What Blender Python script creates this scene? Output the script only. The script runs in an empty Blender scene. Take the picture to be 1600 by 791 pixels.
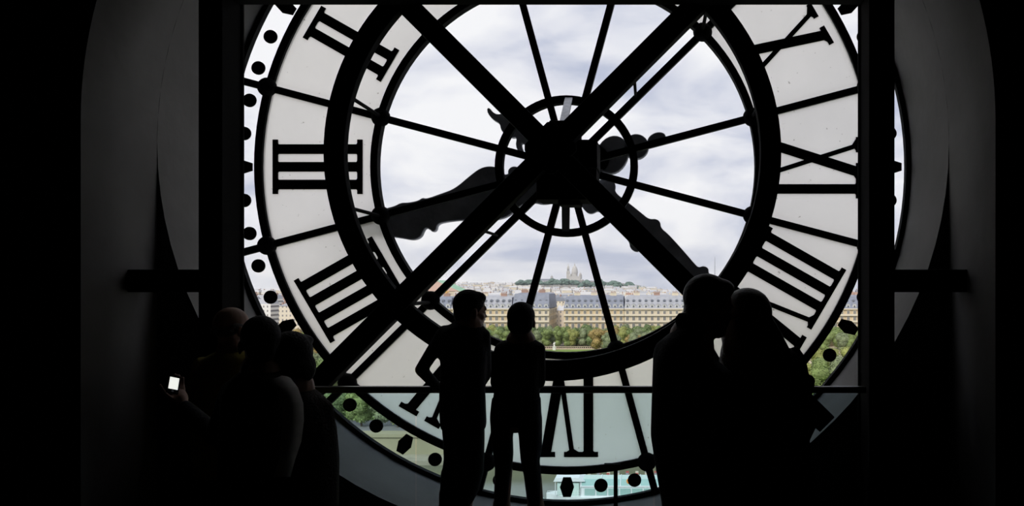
import bpy, bmesh, math, random
import numpy as np
from mathutils import Vector, Matrix, noise

# ------------------------------------------------------------------ camera
SC = bpy.context.scene
COL = SC.collection
F = 1200.0            # focal length in pixels of the 1600 x 791 frame
VX, VY = 1015.0, 445.0
CZ = 1.75
cam_d = bpy.data.cameras.new('camera')
cam = bpy.data.objects.new('camera', cam_d)
COL.objects.link(cam)
cam.location = (0, 0, CZ)
cam.rotation_euler = (math.pi / 2, 0, 0)
cam_d.sensor_width = 36
cam_d.lens = F / 1600 * 36
cam_d.shift_x = (800 - VX) / 1600
cam_d.shift_y = (VY - 395.5) / 1600
cam_d.clip_start = 0.05
cam_d.clip_end = 9000
SC.camera = cam

# ------------------------------------------------------------------ sky, sun, exposure
W = bpy.data.worlds.new('sky'); SC.world = W
W.use_nodes = True
nt = W.node_tree; nt.nodes.clear()
wo = nt.nodes.new('ShaderNodeOutputWorld')
bg = nt.nodes.new('ShaderNodeBackground'); bg.inputs['Strength'].default_value = 1.1
tc = nt.nodes.new('ShaderNodeTexCoord')
mp = nt.nodes.new('ShaderNodeMapping'); mp.inputs['Scale'].default_value = (1.0, 1.0, 2.6); mp.inputs['Location'].default_value = (0.35, 0.1, 0.22)
nz = nt.nodes.new('ShaderNodeTexNoise'); nz.inputs['Scale'].default_value = 4.6; nz.inputs['Detail'].default_value = 7; nz.inputs['Roughness'].default_value = .52
nz.inputs['Distortion'].default_value = .35
cr = nt.nodes.new('ShaderNodeValToRGB')
cr.color_ramp.elements[0].position = .36; cr.color_ramp.elements[0].color = (.50, .54, .67, 1)
cr.color_ramp.elements[1].position = .60; cr.color_ramp.elements[1].color = (.90, .90, .92, 1)
e = cr.color_ramp.elements.new(.47); e.color = (.72, .735, .81, 1)
nt.links.new(tc.outputs['Generated'], mp.inputs['Vector'])
nt.links.new(mp.outputs['Vector'], nz.inputs['Vector'])
nt.links.new(nz.outputs['Fac'], cr.inputs['Fac'])
nt.links.new(cr.outputs['Color'], bg.inputs['Color'])
nt.links.new(bg.outputs['Background'], wo.inputs['Surface'])

sun_d = bpy.data.lights.new('sun', 'SUN'); sun_d.energy = 2.6; sun_d.angle = math.radians(12); sun_d.color = (1, .95, .86)
sun = bpy.data.objects.new('sun', sun_d); COL.objects.link(sun)
sun.location = (0, -20, 60)
sun.rotation_euler = (math.radians(50), 0, math.radians(-28))    # shines from behind the museum on the far bank

SC.view_settings.view_transform = 'Standard'
SC.view_settings.look = 'None'
SC.view_settings.exposure = 0.0
SC.view_settings.gamma = 1.0
SC.view_settings.use_curve_mapping = False


# ------------------------------------------------------------------ helpers
def P(px, py, Y):
    return Vector(((px - VX) * Y / F, Y, CZ - (py - VY) * Y / F))


def M(name, col, rough=.6, metal=0., var=0., vscale=4., bump=0., bscale=20., emit=None, spec=.4):
    m = bpy.data.materials.new(name); m.use_nodes = True
    n = m.node_tree.nodes; l = m.node_tree.links
    b = n['Principled BSDF']
    b.inputs['Base Color'].default_value = (*col, 1)
    b.inputs['Roughness'].default_value = rough
    b.inputs['Metallic'].default_value = metal
    b.inputs['Specular IOR Level'].default_value = spec
    t = n.new('ShaderNodeTexCoord')
    if var:
        a = n.new('ShaderNodeTexNoise'); a.inputs['Scale'].default_value = vscale; a.inputs['Detail'].default_value = 4
        r = n.new('ShaderNodeValToRGB')
        r.color_ramp.elements[0].position = .3; r.color_ramp.elements[1].position = .7
        r.color_ramp.elements[0].color = (*[max(0, c * (1 - var)) for c in col], 1)
        r.color_ramp.elements[1].color = (*[min(1, c * (1 + var)) for c in col], 1)
        l.new(t.outputs['Object'], a.inputs['Vector']); l.new(a.outputs['Fac'], r.inputs['Fac']); l.new(r.outputs['Color'], b.inputs['Base Color'])
    if bump:
        a = n.new('ShaderNodeTexNoise'); a.inputs['Scale'].default_value = bscale; a.inputs['Detail'].default_value = 3
        u = n.new('ShaderNodeBump'); u.inputs['Strength'].default_value = bump; u.inputs['Distance'].default_value = .02
        l.new(t.outputs['Object'], a.inputs['Vector']); l.new(a.outputs['Fac'], u.inputs['Height']); l.new(u.outputs['Normal'], b.inputs['Normal'])
    if emit:
        b.inputs['Emission Color'].default_value = (*emit[0], 1); b.inputs['Emission Strength'].default_value = emit[1]
    return m


def glass_mat(name, tint, gloss=.06):
    m = bpy.data.materials.new(name); m.use_nodes = True
    n = m.node_tree.nodes; l = m.node_tree.links; n.clear()
    o = n.new('ShaderNodeOutputMaterial'); mx = n.new('ShaderNodeMixShader')
    t = n.new('ShaderNodeBsdfTransparent'); t.inputs['Color'].default_value = (*tint, 1)
    g = n.new('ShaderNodeBsdfGlossy'); g.inputs['Roughness'].default_value = .03
    mx.inputs['Fac'].default_value = gloss
    l.new(t.outputs[0], mx.inputs[1]); l.new(g.outputs[0], mx.inputs[2]); l.new(mx.outputs[0], o.inputs['Surface'])
    return m


def frost_mat(name, col):
    m = bpy.data.materials.new(name); m.use_nodes = True
    n = m.node_tree.nodes; l = m.node_tree.links; n.clear()
    o = n.new('ShaderNodeOutputMaterial')
    tc = n.new('ShaderNodeTexCoord'); nz = n.new('ShaderNodeTexNoise'); nz.inputs['Scale'].default_value = 2.2; nz.inputs['Detail'].default_value = 6
    r = n.new('ShaderNodeValToRGB')
    r.color_ramp.elements[0].position = .3; r.color_ramp.elements[1].position = .7
    r.color_ramp.elements[0].color = (*[c * .93 for c in col], 1); r.color_ramp.elements[1].color = (*col, 1)
    l.new(tc.outputs['Object'], nz.inputs['Vector']); l.new(nz.outputs['Fac'], r.inputs['Fac'])
    # scattered grime specks on the old glass
    n2 = n.new('ShaderNodeTexNoise'); n2.inputs['Scale'].default_value = 26; n2.inputs['Detail'].default_value = 2
    r2 = n.new('ShaderNodeValToRGB'); r2.color_ramp.elements[0].position = .24; r2.color_ramp.elements[0].color = (.55, .53, .5, 1)
    r2.color_ramp.elements[1].position = .30; r2.color_ramp.elements[1].color = (1, 1, 1, 1)
    l.new(tc.outputs['Object'], n2.inputs['Vector']); l.new(n2.outputs['Fac'], r2.inputs['Fac'])
    mm = n.new('ShaderNodeMix'); mm.data_type = 'RGBA'; mm.blend_type = 'MULTIPLY'; mm.inputs[0].default_value = 1
    l.new(r.outputs['Color'], mm.inputs[6]); l.new(r2.outputs['Color'], mm.inputs[7])
    t = n.new('ShaderNodeBsdfTranslucent'); f = n.new('ShaderNodeBsdfRefraction')
    f.inputs['Roughness'].default_value = .85; f.inputs['IOR'].default_value = 1.12
    l.new(mm.outputs[2], t.inputs['Color']); l.new(mm.outputs[2], f.inputs['Color'])
    mx = n.new('ShaderNodeMixShader'); mx.inputs['Fac'].default_value = .25
    l.new(t.outputs[0], mx.inputs[1]); l.new(f.outputs[0], mx.inputs[2]); l.new(mx.outputs[0], o.inputs['Surface'])
    return m


def mesh(name, verts, faces, mats, fm=None, smooth=False):
    me = bpy.data.meshes.new(name)
    me.from_pydata([tuple(v) for v in verts], [], faces)
    for m in (mats if isinstance(mats, (list, tuple)) else [mats]): me.materials.append(m)
    if fm: me.polygons.foreach_set('material_index', fm)
    if smooth: me.polygons.foreach_set('use_smooth', [True] * len(me.polygons))
    me.update()
    return me


class B:
    """collects shapes for one mesh"""
    def __init__(s): s.v = []; s.f = []; s.m = []
    def add(s, v, f, mi=0):
        o = len(s.v); s.v += [Vector(p) for p in v]; s.f += [[i + o for i in q] for q in f]; s.m += [mi] * len(f); return s
    def box(s, x0, x1, y0, y1, z0, z1, mi=0):
        v = [(x, y, z) for z in (z0, z1) for y in (y0, y1) for x in (x0, x1)]
        return s.add(v, [(0, 2, 3, 1), (4, 5, 7, 6), (0, 1, 5, 4), (2, 6, 7, 3), (0, 4, 6, 2), (1, 3, 7, 5)], mi)
    def prism(s, poly, y0, y1, mi=0):          # polygon of (x, z), counter-clockwise seen from -Y
        n = len(poly)
        a = sum(poly[i][0] * poly[(i + 1) % n][1] - poly[(i + 1) % n][0] * poly[i][1] for i in range(n))
        if a < 0: poly = poly[::-1]
        v = [(x, y0, z) for x, z in poly] + [(x, y1, z) for x, z in poly]
        f = [list(range(n)), list(range(2 * n - 1, n - 1, -1))] + [[i + n, (i + 1) % n + n, (i + 1) % n, i][::1] for i in range(n)]
        return s.add(v, f, mi)
    def bar(s, p, q, w, y0, y1, mi=0):         # flat bar in the XZ plane
        p = Vector(p); q = Vector(q); d = (q - p).normalized(); t = Vector((-d.y, d.x)) * w / 2
        return s.prism([tuple(p + t), tuple(p - t), tuple(q - t), tuple(q + t)], y0, y1, mi)
    def ring(s, cx, cz, r0, r1, y0, y1, n=96, a0=0., a1=2 * math.pi, mi=0, front=None):
        full = abs(a1 - a0 - 2 * math.pi) < 1e-6
        k = n if full else n + 1
        v = []
        for i in range(k):
            a = a0 + (a1 - a0) * i / n; c, t = math.cos(a), math.sin(a)
            v += [(cx + r0 * c, y0, cz + r0 * t), (cx + r1 * c, y0, cz + r1 * t), (cx + r1 * c, y1, cz + r1 * t), (cx + r0 * c, y1, cz + r0 * t)]
        fr = mi if front is None else front
        for i in range(n):
            a = 4 * i; b = 4 * ((i + 1) % k)
            s2 = [([a, a + 1, b + 1, b], fr), ([a + 1, a + 2, b + 2, b + 1], mi), ([a + 2, a + 3, b + 3, b + 2], mi), ([a + 3, a, b, b + 3], mi)]
            o = len(s.v)
            for q, m_ in s2: s.f.append([j + o for j in q]); s.m.append(m_)
        o = len(s.v)
        s.v += [Vector(p) for p in v]
        if not full:
            s.f += [[o, o + 3, o + 2, o + 1], [o + 4 * n, o + 4 * n + 1, o + 4 * n + 2, o + 4 * n + 3]]; s.m += [mi, mi]
        return s
    def tube(s, p, q, r0, r1=None, n=10, mi=0):
        r1 = r0 if r1 is None else r1
        p = Vector(p); q = Vector(q); d = (q - p).normalized()
        a = d.orthogonal().normalized(); b = d.cross(a)
        v = []
        for c, r in ((p, r0), (q, r1)):
            v += [c + (a * math.cos(2 * math.pi * i / n) + b * math.sin(2 * math.pi * i / n)) * r for i in range(n)]
        f = [[i, (i + 1) % n, n + (i + 1) % n, n + i] for i in range(n)] + [list(range(n))[::-1], list(range(n, 2 * n))]
        return s.add(v, f, mi)
    def ball(s, c, r, n=12, m=8, rot=None, mi=0):
        c = Vector(c); r = Vector((r, r, r)) if not hasattr(r, '__len__') else Vector(r)
        v = []; f = []
        def pt(x): 
            x = Vector((x[0] * r.x, x[1] * r.y, x[2] * r.z))
            if rot is not None: x = rot @ x
            return c + x
        v.append(pt((0, 0, 1)))
        for j in range(1, m):
            t = math.pi * j / m
            for i in range(n):
                a = 2 * math.pi * i / n
                v.append(pt((math.sin(t) * math.cos(a), math.sin(t) * math.sin(a), math.cos(t))))
        v.append(pt((0, 0, -1))); L = len(v) - 1
        for i in range(n):
            f.append([0, 1 + i, 1 + (i + 1) % n]); f.append([L, 1 + (m - 2) * n + (i + 1) % n, 1 + (m - 2) * n + i])
            for j in range(m - 2):
                a = 1 + j * n; b = a + n
                f.append([a + i, b + i, b + (i + 1) % n, a + (i + 1) % n])
        return s.add(v, f, mi)
    def cap(s, p, q, r0, r1, n=14):            # tapered capsule
        s.tube(p, q, r0, r1, n); s.ball(p, r0 * 1.0, n, 8); s.ball(q, r1 * 1.0, n, 8); return s
    def loft(s, secs, n=20):                    # (centre, rx, ry, yaw) horizontal ellipses, top to bottom
        v = []
        for c, rx, ry, yaw in secs:
            cy, sy = math.cos(yaw), math.sin(yaw)
            for i in range(n):
                a = 2 * math.pi * i / n; x = rx * math.cos(a); y = ry * math.sin(a)
                v.append(Vector(c) + Vector((x * cy - y * sy, x * sy + y * cy, 0)))
        k = len(secs); f = []
        for j in range(k - 1):
            for i in range(n):
                f.append([j * n + i, (j + 1) * n + i, (j + 1) * n + (i + 1) % n, j * n + (i + 1) % n])
        f.append(list(range(n))); f.append(list(range((k - 1) * n, k * n))[::-1])
        return s.add(v, f)
    def make(s, name, mats, smooth=False): return mesh(name, s.v, s.f, mats, s.m, smooth)


def ob(name, me, parent=None, label=None, cat=None, group=None, kind=None, loc=None):
    o = bpy.data.objects.new(name, me); COL.objects.link(o)
    if parent is not None: o.parent = parent
    if loc is not None: o.location = loc
    if label: o['label'] = label
    if cat: o['category'] = cat
    if group: o['group'] = group
    if kind: o['kind'] = kind
    return o


def thing(name, label, cat, loc=(0, 0, 0), group=None, kind=None):
    return ob(name, None, None, label, cat, group, kind, loc)


def struct(name, me, label, cat='wall', parent=None):
    return ob(name, me, parent, label, cat, None, 'structure')


def bevel(o, w=.006, seg=2):
    m = o.modifiers.new('bevel', 'BEVEL'); m.width = w; m.segments = seg; m.limit_method = 'ANGLE'
    return o


# ------------------------------------------------------------------ materials
m_iron = M('black_iron_paint', (.006, .006, .007), .8, .0, .3, 9, .1, 60, spec=.12)
m_iron2 = M('black_steel_paint', (.004, .004, .0045), .85, 0, .3, 5, spec=.08)
m_pale_metal = M('pale_metal_and_lit_steel', (.42, .43, .46), .4, .7, .2, 30)
m_hand = M('hand_grey_with_glass_glare', (.46, .47, .50), .65, 0, .35, 6, .2, 30)  # base grey raised to stand for glare and haze of the glass
m_clear = glass_mat('clear_glass', (.97, .975, .98), .03)
m_edge = glass_mat('clear_glass_back', (.99, .99, .99), .0)
m_frost = frost_mat('frosted_opal_glass', (.98, .94, .90))
m_rail_glass = glass_mat('greenish_safety_glass', (.85, .94, .97), .012)
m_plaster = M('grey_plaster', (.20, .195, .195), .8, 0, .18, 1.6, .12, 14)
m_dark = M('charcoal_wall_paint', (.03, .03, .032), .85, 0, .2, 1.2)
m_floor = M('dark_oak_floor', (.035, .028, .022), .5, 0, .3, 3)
D = 5.67
S = F / D             # pixels per metre on the dial
CX, CZD = (886 - VX) / S, CZ + (VY - 261) / S      # dial centre
YN1, YN2 = 4.85, 4.20                                # niche: spandrel plane and front plane
RT = 2.5
ZT = CZ + (VY - 222) / (F / YN1)                     # centre height of the round reveal

# ------------------------------------------------------------------ the room
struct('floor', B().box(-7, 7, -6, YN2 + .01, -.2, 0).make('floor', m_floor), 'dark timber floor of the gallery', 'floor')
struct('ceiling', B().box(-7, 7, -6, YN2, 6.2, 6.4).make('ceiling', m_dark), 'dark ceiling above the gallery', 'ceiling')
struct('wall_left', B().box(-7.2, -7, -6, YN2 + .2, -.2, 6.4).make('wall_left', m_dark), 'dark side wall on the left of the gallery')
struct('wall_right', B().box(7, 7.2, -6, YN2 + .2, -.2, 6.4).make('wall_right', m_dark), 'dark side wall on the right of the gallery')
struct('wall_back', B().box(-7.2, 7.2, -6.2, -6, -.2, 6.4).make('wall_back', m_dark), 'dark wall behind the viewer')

# front wall: thick dark slab with an arched niche, a spandrel plane with a round hole and a round reveal
def arch(R, n=96):
    z0 = ZT
    pts = [(CX + R * math.cos(math.pi * i / n), z0 + R * math.sin(math.pi * i / n)) for i in range(n + 1)]
    return [(CX + R, 0.0)] + pts + [(CX - R, 0.0)]
RA = RT
b = B()
ar = arch(RA)
# face at YN2: from arch outline to a big rectangle
def frame(b, inner, y, x0, x1, z0, z1, flip=False, mi=0):
    n = len(inner); out = []
    for x, z in inner:
        dx, dz = x - CX, z - ZT
        if abs(dx) < 1e-6: dx = 1e-6
        k = min([t for t in ((x1 - CX) / dx if dx > 0 else (x0 - CX) / dx, (z1 - ZT) / dz if dz > 1e-6 else 1e9, (z0 - ZT) / dz if dz < -1e-6 else 1e9)])
        out.append((CX + dx * k, ZT + dz * k))
    v = [(x, y, z) for x, z in inner] + [(x, y, z) for x, z in out]
    f = []
    for i in range(n - 1):
        q = [i, i + 1, n + i + 1, n + i]
        f.append(q if flip else q[::-1])
    b.add(v, f, mi); return out
frame(b, ar, YN2, -7.1, 7.1, -.1, 6.3)
# corners of the big rectangle
o_ = frame(B(), ar, YN2, -7.1, 7.1, -.1, 6.3)
b.box(-7.1, CX - RA - .05, YN2 + .02, YN1 - .02, -.2, 6.3); b.box(CX + RA + .05, 7.1, YN2 + .02, YN1 - .02, -.2, 6.3)
b.box(-7.1, 7.1, YN2 + .02, YN1 - .02, ZT + RA + .05, 6.4)
# fill corners behind the arch with prisms
for sx in (-1, 1):
    pts = [(CX + sx * (RA + .03) * math.cos(math.pi / 2 * i / 24), ZT + (RA + .03) * math.sin(math.pi / 2 * i / 24)) for i in range(25)]
    b.prism(pts + [(CX, ZT + RA + .2), (CX + sx * (RA + .2), ZT + RA + .2), (CX + sx * (RA + .2), ZT)], YN2 + .01, YN1 - .01)
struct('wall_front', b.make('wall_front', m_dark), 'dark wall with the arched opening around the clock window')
# niche soffit (jambs + arch)
b = B(); v = []; n = len(ar)
for x, z in ar: v += [(x, YN2 - .002, z), (x, YN1, z)]
b.add(v, [[2 * i, 2 * i + 1, 2 * i + 3, 2 * i + 2] for i in range(n - 1)])
o = struct('trim_1', b.make('niche_soffit', m_plaster), 'grey plaster soffit and jambs of the arched niche', 'trim')
# spandrel plane with round hole
b = B()
NR = 96
circ = [(CX + RT * math.cos(2 * math.pi * i / NR), ZT + RT * math.sin(2 * math.pi * i / NR)) for i in range(NR + 1)]
frame(b, circ, YN1, CX - 2.75, CX + 2.75, -.6, ZT + 2.75)
for sx in (-1, 1): b.box(CX + sx * 2.75, CX + sx * 2.55, YN1, YN1 + .9, -.6, ZT + 2.7)
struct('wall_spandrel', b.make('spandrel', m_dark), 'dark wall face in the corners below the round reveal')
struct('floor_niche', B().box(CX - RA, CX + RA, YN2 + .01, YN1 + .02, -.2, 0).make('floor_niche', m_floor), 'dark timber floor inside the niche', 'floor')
# round reveal
b = B(); v = []
YO = D + .16
for i in range(NR):
    a = 2 * math.pi * i / NR
    v += [(CX + RT * math.cos(a), YN1, ZT + RT * math.sin(a)), (CX + 2.53 * math.cos(a), D - .025, CZD + 2.53 * .987 * math.sin(a)), (CX + 2.6 * math.cos(a), YO, CZD + 2.6 * math.sin(a))]
for i in range(NR):
    j = (i + 1) % NR
    b.add([], [])
f = []
for i in range(NR):
    j = (i + 1) % NR
    f += [[3 * i, 3 * j, 3 * j + 1, 3 * i + 1], [3 * i + 1, 3 * j + 1, 3 * j + 2, 3 * i + 2]]
b.add(v, [q[::-1] for q in f])
o = struct('trim_2', b.make('round_reveal', m_plaster, True), 'round grey plaster reveal framing the clock window', 'trim')
# masonry outside
m_stone = M('pale_limestone', (.42, .39, .34), .8, 0, .15, 2, .2, 10)
b = B(); c2 = [(CX + 2.6 * math.cos(2 * math.pi * i / NR), CZD + 2.6 * math.sin(2 * math.pi * i / NR)) for i in range(NR + 1)]
_zt = ZT; ZT = CZD
frame(b, c2, YO, -9, 9, -3, 8, True); frame(b, c2, YO - .05, -9, 9, -3, 8, False)
ZT = _zt
struct('wall_outside', b.make('outer_masonry', m_stone), 'pale stone outer wall around the clock')

# ------------------------------------------------------------------ the clock
clock = thing('clock_window', 'huge see-through clock face filling the round window, seen from behind', 'clock', (CX, D, CZD * .013))
clock.scale = (1, 1, .987)
zc = CZD
def pol(r, a): return (r / S * math.cos(a), zc + r / S * math.sin(a))     # r in dial pixels
def addp(name, bb, mat, parent=clock, sm=False, label=None, bv=0):
    o = ob(name, bb.make(name, mat, sm), parent, label)
    if bv: bevel(o, bv)
    return o
addp('outer_frame', B().ring(0, zc, 528 / S, 541 / S, -.03, .02, 144), m_iron)
addp('dial_ring', B().ring(0, zc, 474 / S, 486 / S, -.03, .02, 144), m_iron, label='black ring around the numeral band')
addp('dial_ring', B().ring(0, zc, 293 / S, 304 / S, -.05, .02, 120), m_iron, label='black ring around the clear centre')
addp('hub_ring', B().ring(0, zc, 99 / S, 111 / S, -.05, .02, 72), m_iron)
sp = B().bar(pol(14, 0), pol(536, 0), 10.5 / S, -.045, .02)
spoke_me = {}
for k in range(12):
    a = math.radians(15 + 30 * k)
    addp('spoke', B().bar(pol(14, a), pol(534, a), 10.5 / S, -.035, .015), m_iron)
    for r, rr in ((299, 15), (482, 15)):
        x, z = pol(r, a)
        addp('boss', B().ball((x, -.03, z), (rr / S, .05, rr / S), 16, 10), m_iron, sm=True)
    # glass: three panes per sector
    a0 = a + .5 * 10.5 / 400; a1 = a + math.radians(30)
    a0 = a
    addp('clear_pane', B().ring(0, zc, 14 / S, 299 / S, -.004, .004, 10, a0 + .001, a1 - .001, mi=1, front=0), [m_clear, m_edge])
    addp('frosted_pane', B().ring(0, zc, 298 / S, 482 / S, -.004, .004, 10, a0 + .001, a1 - .001, mi=1, front=0), [m_frost, m_edge], label='frosted white glass pane')
    addp('clear_pane', B().ring(0, zc, 482 / S, 536 / S, -.004, .004, 10, a0 + .001, a1 - .001, mi=1, front=0), [m_clear, m_edge])
addp('hub_plate', B().ring(0, zc, .001, 30 / S, -.1, .03, 40), m_iron)
# minute marks
dot = B().ring(0, 0, .0005, 10.6 / S, -.006, .005, 28).make('minute_dot', m_iron)
hexa = B().prism([(x / S, z / S) for x, z in ((-16, 0), (-16 + 3, 6), (-9, 11), (9, 11))][:0] or [(x / S, z / S) for x, z in ((-15.5, -6), (-15.5, 6), (0, 11), (15.5, 6), (15.5, -6), (0, -11))], -.006, .005).make('hour_marker', m_iron)
for k in range(60):
    a = math.radians(6 * k)
    x, z = pol(507, a)
    o = ob('hour_marker' if k % 5 == 0 else 'minute_dot', hexa if k % 5 == 0 else dot, clock)
    o.location = (x, 0, z); o.rotation_euler = (0, -a, 0)
# numerals, mirrored because the dial is seen from behind
NUM = ['XII', 'I', 'II', 'III', 'IIII', 'V', 'VI', 'VII', 'VIII', 'IX', 'X', 'XI']
R0, R1 = 319., 459.
def numeral(txt, th):
    up = Vector((-math.sin(th), math.cos(th))); rt = Vector((-math.cos(th), -math.sin(th)))
    # lay strokes out: (bottom x, top x, width)
    st = []; ser = []; x = 0.; prev = None
    for ch in txt:
        if ch == 'I':
            if prev: x += 28 if prev == 'I' else 25
            st.append((x, x, 15)); ser.append([x - 15, x + 15, 2]); 
        elif ch == 'V':
            if prev: x += 28
            st.append((x + 23, x, 16)); st.append((x + 23, x + 42, 7.5))
            ser.append([x - 17, x + 15, 1]); ser.append([x + 42 - 13, x + 42 + 13, 1]); x += 42
        else:
            if prev: x += 26
            st.append((x + 44, x, 16)); st.append((x, x + 44, 7.5))
            ser += [[x - 16, x + 15, 1], [x + 44 - 12, x + 44 + 12, 1], [x - 12, x + 12, 0], [x + 44 - 15, x + 44 + 16, 0]]; x += 44
        prev = ch
    w = x / 2
    def q(gx, r): return tuple(Vector((0, zc)) + (rt * (gx - w) + up * r) / S)
    bb = B()
    for xb, xt, wd in st: 
        h = wd / 2
        bb.prism([q(xb - h, R0 + 2), q(xb + h, R0 + 2), q(xt + h, R1 - 2), q(xt - h, R1 - 2)], -.012, .005)
    for s0, s1, where in ser:
        for end in (0, 1):
            if where in (end, 2):
                r_in, r_out = (R0, R0 + 8) if end == 0 else (R1, R1 - 8)
                r_f = r_out + (5 if end == 0 else -5); m_ = (s0 + s1) / 2
                bb.prism([q(s0, r_in), q(s1, r_in), q(s1, r_out), q(m_ + 9.5, r_out), q(m_, r_f + (1 if end == 0 else -1)), q(m_ - 9.5, r_out), q(s0, r_out)], -.0123, .0053)
    return addp('numeral', bb, m_iron, label='black numeral ' + txt + ' seen mirrored from behind')
for i, t in enumerate(NUM): numeral(t, math.radians(30 * i))

# hands, outside the glass, traced as outlines and given real thickness
YH = D + .30
SH = F / YH
def hp(x, y, Y=YH):
    p = P(x, y, Y); return (p.x - CX, p.z)
def hand_part(bb, pts, y0, y1):
    bb.prism([hp(*p) for p in pts], y0, y1)
def smooth_poly(pts, it=2):
    for _ in range(it):
        q = []
        for i in range(len(pts)):
            a = pts[i]; c = pts[(i + 1) % len(pts)]
            q += [(a[0] * .75 + c[0] * .25, a[1] * .75 + c[1] * .25), (a[0] * .25 + c[0] * .75, a[1] * .25 + c[1] * .75)]
        pts = q
    return pts
def disc(cx, cy, rx, ry, ang=0, n=26):
    c, s_ = math.cos(ang), math.sin(ang)
    return [(cx + rx * math.cos(t) * c - ry * math.sin(t) * s_, cy + rx * math.cos(t) * s_ + ry * math.sin(t) * c) for t in [2 * math.pi * i / n for i in range(n)]]
bb = B()
hour = [(884, 232), (830, 256), (800, 268), (790, 276), (783, 264), (768, 260), (752, 263), (735, 276), (712, 296), (690, 304), (668, 312), (662, 310), (655, 315), (640, 318), (628, 318), (618, 324),
        (590, 330), (560, 348), (540, 368), (558, 374), (590, 372), (612, 372), (632, 375), (648, 378), (660, 373), (664, 362), (668, 358), (674, 361), (678, 365), (684, 362), (685, 354), (692, 350),
        (720, 346), (750, 346), (780, 346), (800, 338), (815, 322), (835, 318), (850, 322), (868, 318), (884, 310)]
hand_part(bb, smooth_poly(hour, 2), .26, .32)
for d_ in (disc(805, 270, 10, 9), disc(957, 243, 25, 31, .35), disc(994, 230, 20, 20), disc(1026, 218, 15, 10, -.4), disc(925, 250, 30, 26), disc(886, 268, 46, 46)):
    hand_part(bb, d_, .255, .325)
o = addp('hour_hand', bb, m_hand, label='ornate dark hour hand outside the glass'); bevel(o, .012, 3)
bb = B()
minute = [(872, 285), (884, 305), (905, 316), (910, 326), (918, 334), (926, 334), (934, 329), (944, 338), (958, 352), (974, 370), (983, 379), (984, 389), (993, 396), (1002, 393), (1018, 404), (1036, 420),
          (1058, 446), (1090, 480), (1130, 516), (1175, 548), (1215, 566), (1200, 536), (1178, 500), (1150, 466), (1118, 436), (1108, 430), (1108, 421), (1100, 417), (1092, 420), (1086, 414), (1064, 388), (1044, 366),
          (1033, 357), (1032, 347), (1025, 342), (1014, 343), (1000, 331), (980, 315), (960, 300), (962, 289), (958, 281), (944, 278), (930, 282), (905, 262)]
hand_part(bb, smooth_poly(minute, 2), .34, .40)
tail = [(880, 246), (858, 206), (846, 193), (836, 192), (818, 184), (800, 176), (786, 173), (776, 176), (768, 172), (763, 165), (759, 166), (760, 174), (768, 184), (779, 190), (781, 200), (786, 207), (797, 213), (806, 212), (804, 226), (809, 236), (817, 236), (813, 226), (814, 220), (823, 228), (836, 240), (862, 262)]
hand_part(bb, smooth_poly(tail, 1), .34, .40)
hand_part(bb, disc(829, 233, 10, 10), .335, .405); hand_part(bb, disc(884, 260, 40, 40), .335, .405)
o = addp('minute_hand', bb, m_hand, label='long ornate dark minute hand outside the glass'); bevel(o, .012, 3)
addp('hand_shaft', B().tube((0, -.45, zc), (0, .42, zc), .07, .07, 20), m_iron, sm=False)

# ------------------------------------------------------------------ steel frame in front of the dial
YR = D / 1.186
frame_t = thing('steel_frame', 'black steel frame with crossed braces, ring and columns in front of the clock', 'frame', (CX, YR, 0))
def loc(p): return Vector((p[0] - CX, p[1] - YR, p[2]))
def addf(name, bb, mat=m_iron2, bv=.006, label=None, sm=False):
    o = ob(name, bb.make(name, mat, sm), frame_t, label)
    if bv: bevel(o, bv)
    return o
YC0, YC1 = D / 1.256, D / 1.256 / .9476
for xa, xb in ((310, 347), (1358, 1398)):
    l0, l1 = P(xa, 0, YC0).x - CX, P(xb, 0, YC0).x - CX
    bb = B().box(l0, l1, YC0 - YR, YC0 - YR + .018, 0, 5.0).box(l0, l1, YC1 - YR - .018, YC1 - YR, 0, 5.0).box(l0 + .012, l1 - .012, YC0 - YR, YC1 - YR, 0, 5.0)
    addf('column', bb, bv=.003)
xl, xr = P(320, 0, YC0).x - CX, P(1390, 0, YC0).x - CX
zb = P(0, 8, YC1 - .03).z
ztop = math.sqrt(RT ** 2 - (xr) ** 2) + ZT
addf('beam', B().box(-1.95, 1.95, YC0 - YR + .03, YC1 - YR - .03, zb, zb + .22), label='black horizontal beam above the dial')
for sx in (-1, 1):
    z0, z1 = P(0, 457, YC0).z, P(0, 421, YC0).z
    bb = B().box(min(sx * 1.98, sx * 2.52), max(sx * 1.98, sx * 2.52), YC0 - YR + .06, YC1 - YR - .05, z0, z1)
    addf('wall_tie', bb, label='short beam tying the column to the wall')
# braces
SB = F / (YR - .04)
cb = P(860.5, 231.5, YR - .04)
cbx, cbz = cb.x - CX, cb.z
for sgn in (1, -1):
    d = Vector((1, sgn)).normalized() * 2.42
    a0 = Vector((cbx, cbz)) - d; a1 = Vector((cbx, cbz)) + d
    yy = (-.04, .07) if sgn == 1 else (-.03, .08)
    addf('brace', B().bar(a0, a1, 33 / SB, *yy), label='diagonal black steel brace')
# ring
rc = P(863, 238, YR)
addf('brace_ring', B().ring(rc.x - CX, rc.z, 326 / (F / YR), 358 / (F / YR), .0, .07, 128), bv=.004, label='thick black steel ring carried by the braces')
# rods from the ring back to the dial bosses
for k in range(12):
    a = math.radians(15 + 30 * k)
    x, z = pol(299, a)
    addf('strut', B().tube((x * .995, .03, z), (x, D - YR - .03, z), .013, .013, 8), bv=0)
for r, a in ((152, 45), (152, 225), (152, 135), (152, 315)):
    x, z = pol(r, math.radians(a))
    addf('strut', B().tube((x, .05, z), (x, D - YR - .03, z), .011, .011, 8), bv=0)
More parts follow.
